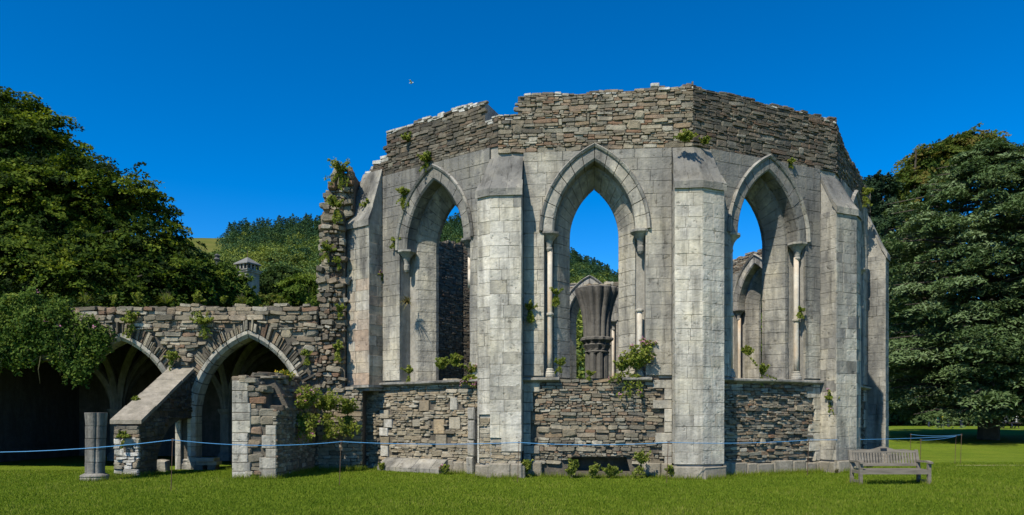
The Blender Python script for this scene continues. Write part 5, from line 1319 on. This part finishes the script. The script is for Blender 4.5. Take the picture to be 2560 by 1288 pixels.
# ------------------------------------------------------------------ bench
def bench():
    X0, X1, Yf, Yb = 7.92, 9.55, 16.85, 17.32
    o = thing('garden_bench', 'weathered grey wooden garden bench with curved top rail on the lawn', 'bench', ((X0 + X1) / 2, 17.1, 0)); rg = random.Random(6)
    W = 'bench_wood'
    for x in (X0, X1 - 0.07):
        part('leg', MB().box(x, x + 0.07, Yf, Yf + 0.07, -0.03, 0.50), W, o, rg.random())
        V = [(x, Yb - 0.04, -0.03), (x + .07, Yb - 0.04, -0.03), (x + .07, Yb + 0.03, -0.03), (x, Yb + 0.03, -0.03), (x, Yb - 0.03, 0.38), (x + .07, Yb - 0.03, 0.38), (x + .07, Yb + 0.04, 0.38), (x, Yb + 0.04, 0.38), (x, Yb + 0.09, 0.80), (x + .07, Yb + 0.09, 0.80), (x + .07, Yb + 0.14, 0.80), (x, Yb + 0.14, 0.80)]
        Fc = [(3, 2, 1, 0), (8, 9, 10, 11)] + [(a + i, a + (i + 1) % 4, a + 4 + (i + 1) % 4, a + 4 + i) for a in (0, 4) for i in range(4)]
        part('leg', (V, Fc), W, o, rg.random())
        arm = [(Yf - 0.06, 0.50), (Yf + 0.1, 0.525), (Yb + 0.02, 0.515), (Yb + 0.02, 0.555), (Yf + 0.1, 0.57), (Yf - 0.06, 0.54)]
        part('armrest', extrude_side(arm, Frame((x - 0.01, 0, 0), (0, 1, 0), (1, 0, 0)), 0, 0.09), W, o, rg.random())
        part('side_rail', MB().box(x + 0.015, x + 0.055, Yf + 0.072, Yb - 0.042, 0.27, 0.34), W, o, rg.random())
        part('stretcher', MB().box(x + 0.02, x + 0.05, Yf + 0.072, Yb - 0.042, 0.06, 0.12), W, o, rg.random())
    part('seat_rail', MB().box(X0 + 0.072, X1 - 0.072, Yf + 0.005, Yf + 0.045, 0.26, 0.355), W, o, 0.5)
    for i in range(5):
        y = Yf + 0.05 + i * 0.082; part('seat_slat', MB().box(X0 + 0.075, X1 - 0.075, y, y + 0.066, 0.345, 0.372), W, o, rg.random())
    by = lambda z: Yb + (z - 0.38) * 0.2
    def bar(u0, u1, z0, z1, th=0.035):
        a, b = by(z0), by(z1); return [(u0, a, z0), (u1, a, z0), (u1, a + th, z0), (u0, a + th, z0), (u0, b, z1), (u1, b, z1), (u1, b + th, z1), (u0, b + th, z1)], box_geo(0, 1, 0, 1, 0, 1)[1]
    part('back_rail', bar(X0 + 0.072, X1 - 0.072, 0.42, 0.49, 0.045), W, o, 0.4)
    n = 22; sp = (X1 - X0 - 0.15) / n
    for i in range(n): x = X0 + 0.075 + i * sp; part('back_slat', bar(x + 0.01, x + sp - 0.012, 0.488, 0.735, 0.018), W, o, 0.35 + 0.6 * rg.random())
    # curved top rail
    m = 33; V = []; Fc = []
    for i in range(m):
        s = i / (m - 1); x = X0 + 0.0725 + (X1 - X0 - 0.145) * s
        z1 = 0.80 + 0.075 * math.exp(-((s - 0.5) / 0.14) ** 2) + 0.025 * math.exp(-((s - 0.17) / 0.09) ** 2) + 0.025 * math.exp(-((s - 0.83) / 0.09) ** 2) - 0.02 * abs(s - 0.5) * 2
        z0 = 0.732
        V += [(x, by(z0) - 0.005, z0), (x, by(z0) + 0.04, z0), (x, by(z1) + 0.04, z1), (x, by(z1) - 0.005, z1)]
    for i in range(m - 1):
        for k in range(4): Fc.append((4 * i + k, 4 * i + 4 + k, 4 * i + 4 + (k + 1) % 4, 4 * i + (k + 1) % 4))
    Fc += [(0, 1, 2, 3), tuple(4 * (m - 1) + k for k in (3, 2, 1, 0))]
    tr = part('top_rail', (V, Fc), W, o, 0.6)
    cx = (X0 + X1) / 2; g = bar(cx - 0.075, cx + 0.075, 0.775, 0.835, 0.008); g = ([(p[0], p[1] - 0.016, p[2]) for p in g[0]], g[1])
    part('plaque', g, 'plaque', tr)
bench()

# ------------------------------------------------------------------ rope barrier
ST = [((-7.08, 15.4), 1.06, 'rusty rope stake nearest the column stump'), ((-3.9, 16.8), 1.0, 'rusty rope stake in front of the rubble wall right of the stump'), ((0.15, 17.9), 0.98, 'thin rope stake in front of the second buttress'),
      ((3.77, 17.95), 0.98, 'thin rope stake left of the middle right buttress'), ((8.0, 20.0), 0.95, 'thin rope stake in front of the right bay near the bench'), ((15.1, 25.2), 0.95, 'rope stake at the barrier corner on the lawn beyond the bench'),
      ((15.35, 25.3), 1.0, 'outer of two rope stakes at the barrier corner beyond the bench'), ((15.4, 28.6), 0.95, 'dark rope stake farther back on the right-hand lawn'), ((11.2, 20.3), 0.92, 'thin rope stake directly behind the wooden bench')]
for (xy, h, lab) in ST:
    z = ground_z(*xy); t = 0.02
    o = thing('rope_stake', lab, 'stake', (xy[0], xy[1], z), 'stakes of the rope barrier')
    part('rod', tube([(xy[0] - t, xy[1], z - 0.1), (xy[0], xy[1], z + h * 0.5), (xy[0] + t, xy[1], z + h + 0.03)], 0.008, 6), 'rusty_iron', o)
    part('eyelet', tube([(xy[0] + t + 0.03 * math.cos(a), xy[1], z + h + 0.03 * math.sin(a)) for a in np.linspace(0, 5.6, 9)], 0.006, 5), 'rusty_iron', o)
def rope(label, pts, sags, r=0.0075):
    P = []
    for (a, b), s in zip(zip(pts, pts[1:]), sags):
        a, b = Vector(a), Vector(b)
        for i in range(12): t = i / 12; P.append(a.lerp(b, t) - Vector((0, 0, 4 * s * t * (1 - t))))
    P.append(Vector(pts[-1])); solo('rope', tube(P, r, 6), 'rope_blue', label, 'rope')
top = lambda i: (ST[i][0][0] + 0.02, ST[i][0][1], ground_z(*ST[i][0]) + ST[i][1])
rope('pale blue rope strung across the lawn in front of the ruins', [(-15.2, 16.6, 0.92), top(0), top(1), top(2), top(3), top(4), top(5)], [0.2, 0.10, 0.05, 0.06, 0.05, 0.03])
rope('second length of blue rope turning back behind the bench', [top(6), top(7)], [0.05], 0.008)
rope('thin rope between the corner stake and the stake behind the bench', [top(5), top(8)], [0.03], 0.006)

# ------------------------------------------------------------------ far stone tower, pinnacle, garden wall
def tower():
    Y = 70.0; c = at(619, 1050, Y); zt = at(619, 684, Y).z; h = 0.745
    o = thing('stone_tower', 'slender square stone tower with pyramid cap rising behind the arcade wall', 'tower', (c.x, Y, ground_z(c.x, Y)))
    th = R(-27)
    ex, ey = Vector((math.cos(th), math.sin(th), 0)), Vector((-math.sin(th), math.cos(th), 0)); C0 = Vector((c.x, Y, 0))
    def bx(a0, a1, b0, b1, z0, z1):
        q = [C0 + ex * a + ey * b for a, b in ((a0, b0), (a1, b0), (a1, b1), (a0, b1))]
        return [(p.x, p.y, z0) for p in q] + [(p.x, p.y, z1) for p in q], box_geo(0, 1, 0, 1, 0, 1)[1]
    part('body', bx(-h, h, -h, h, -0.2, zt), 'ashlar', o, 0.8)
    part('cornice', bx(-h - .12, h + .12, -h - .12, h + .12, zt, zt + 0.16), 'ashlar_dark', o, 0.3); part('cornice', bx(-h - .2, h + .2, -h - .2, h + .2, zt + 0.16, zt + 0.27), 'ashlar_dark', o, 0.5)
    part('lantern', bx(-h * .72, h * .72, -h * .72, h * .72, zt + 0.27, zt + 0.78), 'dark_stone', o, 0.1)
    mb = MB()
    for s in (-1, -0.33, 0.33, 1):
        for (a, b) in ((s, -1), (s, 1), (-1, s), (1, s)):
            mb.add(bx(a * h * 0.88 - .07, a * h * 0.88 + .07, b * h * 0.88 - .07, b * h * 0.88 + .07, zt + 0.27, zt + 0.78), 0.6)
    part('arcading', mb, 'ashlar', o)
    q = [C0 + ex * a + ey * b for a, b in ((-h - .14, -h - .14), (h + .14, -h - .14), (h + .14, h + .14), (-h - .14, h + .14))]; z = zt + 0.78
    V = [(p.x, p.y, z) for p in q] + [(p.x, p.y, z + 0.1) for p in q] + [(C0.x, C0.y, z + 0.78)]
    rf = part('roof', (V, [(3, 2, 1, 0), (0, 1, 5, 4), (1, 2, 6, 5), (2, 3, 7, 6), (3, 0, 4, 7), (4, 5, 8), (5, 6, 8), (6, 7, 8), (7, 4, 8)]), 'lead', o)
    part('finial', tube([(C0.x, C0.y, z + 0.7), (C0.x, C0.y, z + 1.5)], [0.035, 0.012], 6), 'rusty_iron', rf)
    p = at(543, 1050, 72); zt = at(543, 635, 72).z
    solo('stone_pinnacle', lathe((p.x, 72, 0), [(0.3, 0), (0.26, zt - 2.4), (0.2, zt - 1.1), (0.13, zt - 0.75), (0.34, zt - 0.55), (0.2, zt - 0.4), (0.16, zt - 0.32), (0.3, zt - 0.18), (0.1, zt)], 8, 0.2, lambda t, zz: 1 + 0.2 * math.sin(3 * t + zz * 5)), 'dark_stone', 'small dark carved pinnacle rising above the trees left of the tower', 'pinnacle')
tower()
def garden_wall():
    o = thing('garden_wall', 'reddish garden wall with pale coping, half hidden in shade behind the cedar', 'wall', (46, 81, ground_z(46, 81))); o['kind'] = 'thing'
    part('wall', MB().box(36, 62, 81, 81.5, 0.5, 3.35), 'brick_red', o)
    x = 36
    while x < 62: part('coping', MB().box(x, x + 1.97, 80.92, 81.58, 3.35, 3.5), 'rail_wood', o, rnd.random()); x += 2
garden_wall()

# ------------------------------------------------------------------ people in the shade of the cedar
def person(label, loc, J, mats, face, hat=None, hair='hair', scale=1.0, rads=None):
    """one continuous skinned body from joints; face = heading in degrees (0 looks towards the camera)"""
    names = ['pelvis', 'waist', 'chest', 'neck', 'head', 'crown', 'lsh', 'lel', 'lwr', 'lha', 'rsh', 'rel', 'rwr', 'rha', 'lhip', 'lkn', 'lan', 'lto', 'rhip', 'rkn', 'ran', 'rto']
    E = [('pelvis', 'waist'), ('waist', 'chest'), ('chest', 'neck'), ('neck', 'head'), ('head', 'crown'), ('chest', 'lsh'), ('lsh', 'lel'), ('lel', 'lwr'), ('lwr', 'lha'), ('chest', 'rsh'), ('rsh', 'rel'), ('rel', 'rwr'), ('rwr', 'rha'),
         ('pelvis', 'lhip'), ('lhip', 'lkn'), ('lkn', 'lan'), ('lan', 'lto'), ('pelvis', 'rhip'), ('rhip', 'rkn'), ('rkn', 'ran'), ('ran', 'rto')]
    rr = dict(pelvis=.15, waist=.135, chest=.155, neck=.058, head=.10, crown=.085, lsh=.075, lel=.048, lwr=.034, lha=.035, lhip=.095, lkn=.062, lan=.042, lto=.04)
    me = bpy.data.meshes.new('body'); me.from_pydata([tuple(Vector(J[n]) * scale) for n in names], [(names.index(a), names.index(b)) for a, b in E], [])
    o = bpy.data.objects.new('person_rig', me); COL.objects.link(o)
    md = o.modifiers.new('skin', 'SKIN'); sv = me.skin_vertices[0].data
    for i, n in enumerate(names):
        r = rr.get(n, rr.get('l' + n[1:], .06)) * scale; sv[i].radius = (r, r); sv[i].use_root = (n == 'pelvis')
    o.modifiers.new('sub', 'SUBSURF').levels = 1
    dg = bpy.context.evaluated_depsgraph_get(); m2 = bpy.data.meshes.new_from_object(o.evaluated_get(dg))
    bpy.data.objects.remove(o); m2.materials.clear()
    for m in mats: m2.materials.append(MATS[m])         # top, trousers, skin, shoes
    segs = [(Vector(J[a]) * scale, Vector(J[b]) * scale, a, b) for a, b in E]
    def zone(a, b):
        if b in ('lto', 'rto'): return 3
        if b in ('head', 'crown', 'lha', 'rha', 'lwr', 'rwr'): return 2
        if b in ('lkn', 'lan', 'rkn', 'ran', 'lhip', 'rhip'): return 1
        return 0
    for p in m2.polygons:
        c = p.center; best = min(segs, key=lambda s: (c - (s[0] + (s[1] - s[0]) * max(0, min(1, (c - s[0]).dot(s[1] - s[0]) / max((s[1] - s[0]).length_squared, 1e-6))))).length)
        p.material_index = zone(best[2], best[3]); p.use_smooth = True
    a = m2.attributes.new('tone', 'FLOAT', 'POINT')
    for d in a.data: d.value = 0.5
    b = bpy.data.objects.new('person', m2); COL.objects.link(b); b.location = loc; b.rotation_euler = (0, 0, R(face)); b['label'] = label; b['category'] = 'person'
    hc = (Vector(J['head']) * 0.45 + Vector(J['crown']) * 0.55) * scale
    s = scale
    pr = [(0.118 * s, -0.03 * s), (0.122 * s, 0.03 * s), (0.105 * s, 0.09 * s), (0.06 * s, 0.13 * s), (0.01, 0.14 * s)]
    g = lathe((hc.x, hc.y + 0.012 * s, hc.z), pr, 12)
    if hat:
        bx = box_geo(hc.x - 0.07 * s, hc.x + 0.07 * s, hc.y - 0.2 * s, hc.y - 0.06 * s, hc.z + 0.0, hc.z + 0.02); mb = MB(); mb.add(g); mb.add(bx); g = mb
    h = bpy.data.objects.new('cap' if hat else 'hair', mesh(g, hat or hair, 0.5, not hat)); COL.objects.link(h); h.parent = b
    return b
STAND = dict(pelvis=(0, 0, .92), waist=(0, 0, 1.08), chest=(0, .01, 1.30), neck=(0, 0, 1.47), head=(0, -.02, 1.58), crown=(0, -.01, 1.68), lsh=(-.17, 0, 1.38), lel=(-.22, .02, 1.12), lwr=(-.22, -.08, .90), lha=(-.21, -.12, .82), rsh=(.17, 0, 1.38), rel=(.23, .02, 1.12), rwr=(.2, -.10, .91), rha=(.19, -.15, .84),
             lhip=(-.09, 0, .86), lkn=(-.10, -.02, .48), lan=(-.10, .02, .08), lto=(-.11, -.14, .04), rhip=(.09, 0, .86), rkn=(.10, -.03, .48), ran=(.11, .03, .08), rto=(.12, -.13, .04))
BEND = dict(STAND, pelvis=(0, .12, .88), waist=(0, 0, 1.0), chest=(0, -.20, 1.08), neck=(0, -.36, 1.10), head=(0, -.46, 1.10), crown=(0, -.54, 1.13), lsh=(-.17, -.24, 1.06), lel=(-.2, -.34, .82), lwr=(-.15, -.48, .66), lha=(-.13, -.54, .60), rsh=(.17, -.24, 1.06), rel=(.2, -.34, .82), rwr=(.15, -.48, .66), rha=(.13, -.54, .60), lhip=(-.09, .1, .83), lkn=(-.1, -.02, .46), rhip=(.09, .1, .83), rkn=(.1, -.02, .46))
SIT = dict(STAND, pelvis=(0, .05, .50), waist=(0, .04, .66), chest=(0, 0, .88), neck=(0, -.03, 1.05), head=(0, -.06, 1.15), crown=(0, -.06, 1.26), lsh=(-.17, 0, .96), lel=(-.22, -.08, .74), lwr=(-.14, -.28, .70), lha=(-.1, -.35, .70), rsh=(.17, 0, .96), rel=(.22, -.08, .74), rwr=(.14, -.28, .70), rha=(.1, -.35, .70), lhip=(-.09, .0, .47), lkn=(-.12, -.38, .48), lan=(-.12, -.36, .08), lto=(-.12, -.5, .04), rhip=(.09, .0, .47), rkn=(.12, -.38, .48), ran=(.12, -.36, .08), rto=(.12, -.5, .04))
def ppl(x, Y): c = at(x, 1050, Y); return (c.x, Y, ground_z(c.x, Y))
person('person in dark navy standing in the shade left of the cedar', ppl(2322, 66), STAND, ('cloth_navy', 'cloth_navy', 'skin', 'hair'), 70, scale=0.98)
person('person in white cap and teal top bending forward under the trees', ppl(2345, 64), BEND, ('cloth_teal', 'cloth_navy', 'skin', 'hair'), -80, hat='cloth_white', scale=0.8)
person('person in yellow top and yellow cap under the trees', ppl(2357, 64.5), dict(STAND, lwr=(-.2, -.22, 1.05), lha=(-.18, -.3, 1.08)), ('cloth_yellow', 'cloth_navy', 'skin', 'hair'), -60, hat='cloth_yellow', scale=0.72)
person('person in blue top standing behind the yellow-capped one', ppl(2371, 67), STAND, ('cloth_blue', 'cloth_navy', 'skin', 'hair'), 30, scale=0.95)
person('person in maroon standing nearest the cedar trunk', ppl(2404, 66), STAND, ('cloth_maroon', 'cloth_navy', 'skin', 'hair'), 200, scale=0.85)
def picnic():
    c = Vector(ppl(2515, 60)); o = thing('picnic_table', 'dark picnic table with benches on the shaded lawn beside the cedar', 'table', tuple(c)); W = 'table_wood'
    for i in range(5): part('top_board', MB().box(c.x - 0.9, c.x + 0.9, c.y - 0.36 + i * 0.148, c.y - 0.23 + i * 0.148, c.z + 0.70, c.z + 0.74), W, o, rnd.random())
    for s in (-1, 1):
        for i in range(2): y = c.y + s * 0.62 - 0.14 + i * 0.145; part('seat_board', MB().box(c.x - 0.9, c.x + 0.9, y, y + 0.13, c.z + 0.43, c.z + 0.47), W, o, rnd.random())
        x = c.x + s * 0.65
        part('cross_beam', MB().box(x - 0.03, x + 0.03, c.y - 0.76, c.y + 0.76, c.z + 0.36, c.z + 0.429), W, o)
        for e in (-1, 1): part('leg', tube([(x + .05, c.y + e * 0.55, c.z - 0.03), (x + .05, c.y + e * 0.2, c.z + 0.70)], 0.045, 4), W, o)
    person('person in pale blue sitting at the left of the picnic table', (c.x - 0.45, c.y - 0.62, c.z), SIT, ('cloth_grey', 'cloth_navy', 'skin', 'hair'), 180)
    person('person in white-grey sitting at the right of the picnic table', (c.x + 0.45, c.y - 0.62, c.z), SIT, ('cloth_white', 'cloth_navy', 'skin', 'hair'), 180)
picnic()
def bird():
    c = at(1028, 207, 70); mb = MB()
    mb.add(tube([c + Vector((-.2, 0, -.02)), c, c + Vector((.16, 0, .02)), c + Vector((.24, 0, .02))], [.01, .05, .04, .012], 6))
    o = thing('white_bird', 'tiny white bird gliding high in the clear blue sky', 'bird', tuple(c))
    part('body', mb, 'cloth_white', o)
    for s in (-1, 1): part('wing', ([tuple(c + Vector(v)) for v in ((.09, s * .03, .03), (-.07, s * .03, .03), (-.12, s * .42, .08), (.0, s * .42, .09), (.09, s * .03, .015), (-.07, s * .03, .015), (-.12, s * .42, .075), (.0, s * .42, .08))], box_geo(0, 1, 0, 1, 0, 1)[1]), 'cloth_white', o)
bird()

def worn_path():
    V = []; Fc = []; n = 30
    for i in range(n):
        x = 14.6 + i * 0.75; y = 24.3 - 0.02 * i + 0.12 * math.sin(i * 0.9); w = 0.16 + 0.06 * math.sin(i * 1.7)
        for yy in (y - w, y + w): V.append((x, yy, ground_z(x, yy) + 0.012))
    for i in range(n - 1): Fc.append((2 * i, 2 * i + 2, 2 * i + 3, 2 * i + 1))
    link('path', mesh((V, Fc), 'worn_turf', 0.5), kind='structure')
worn_path()
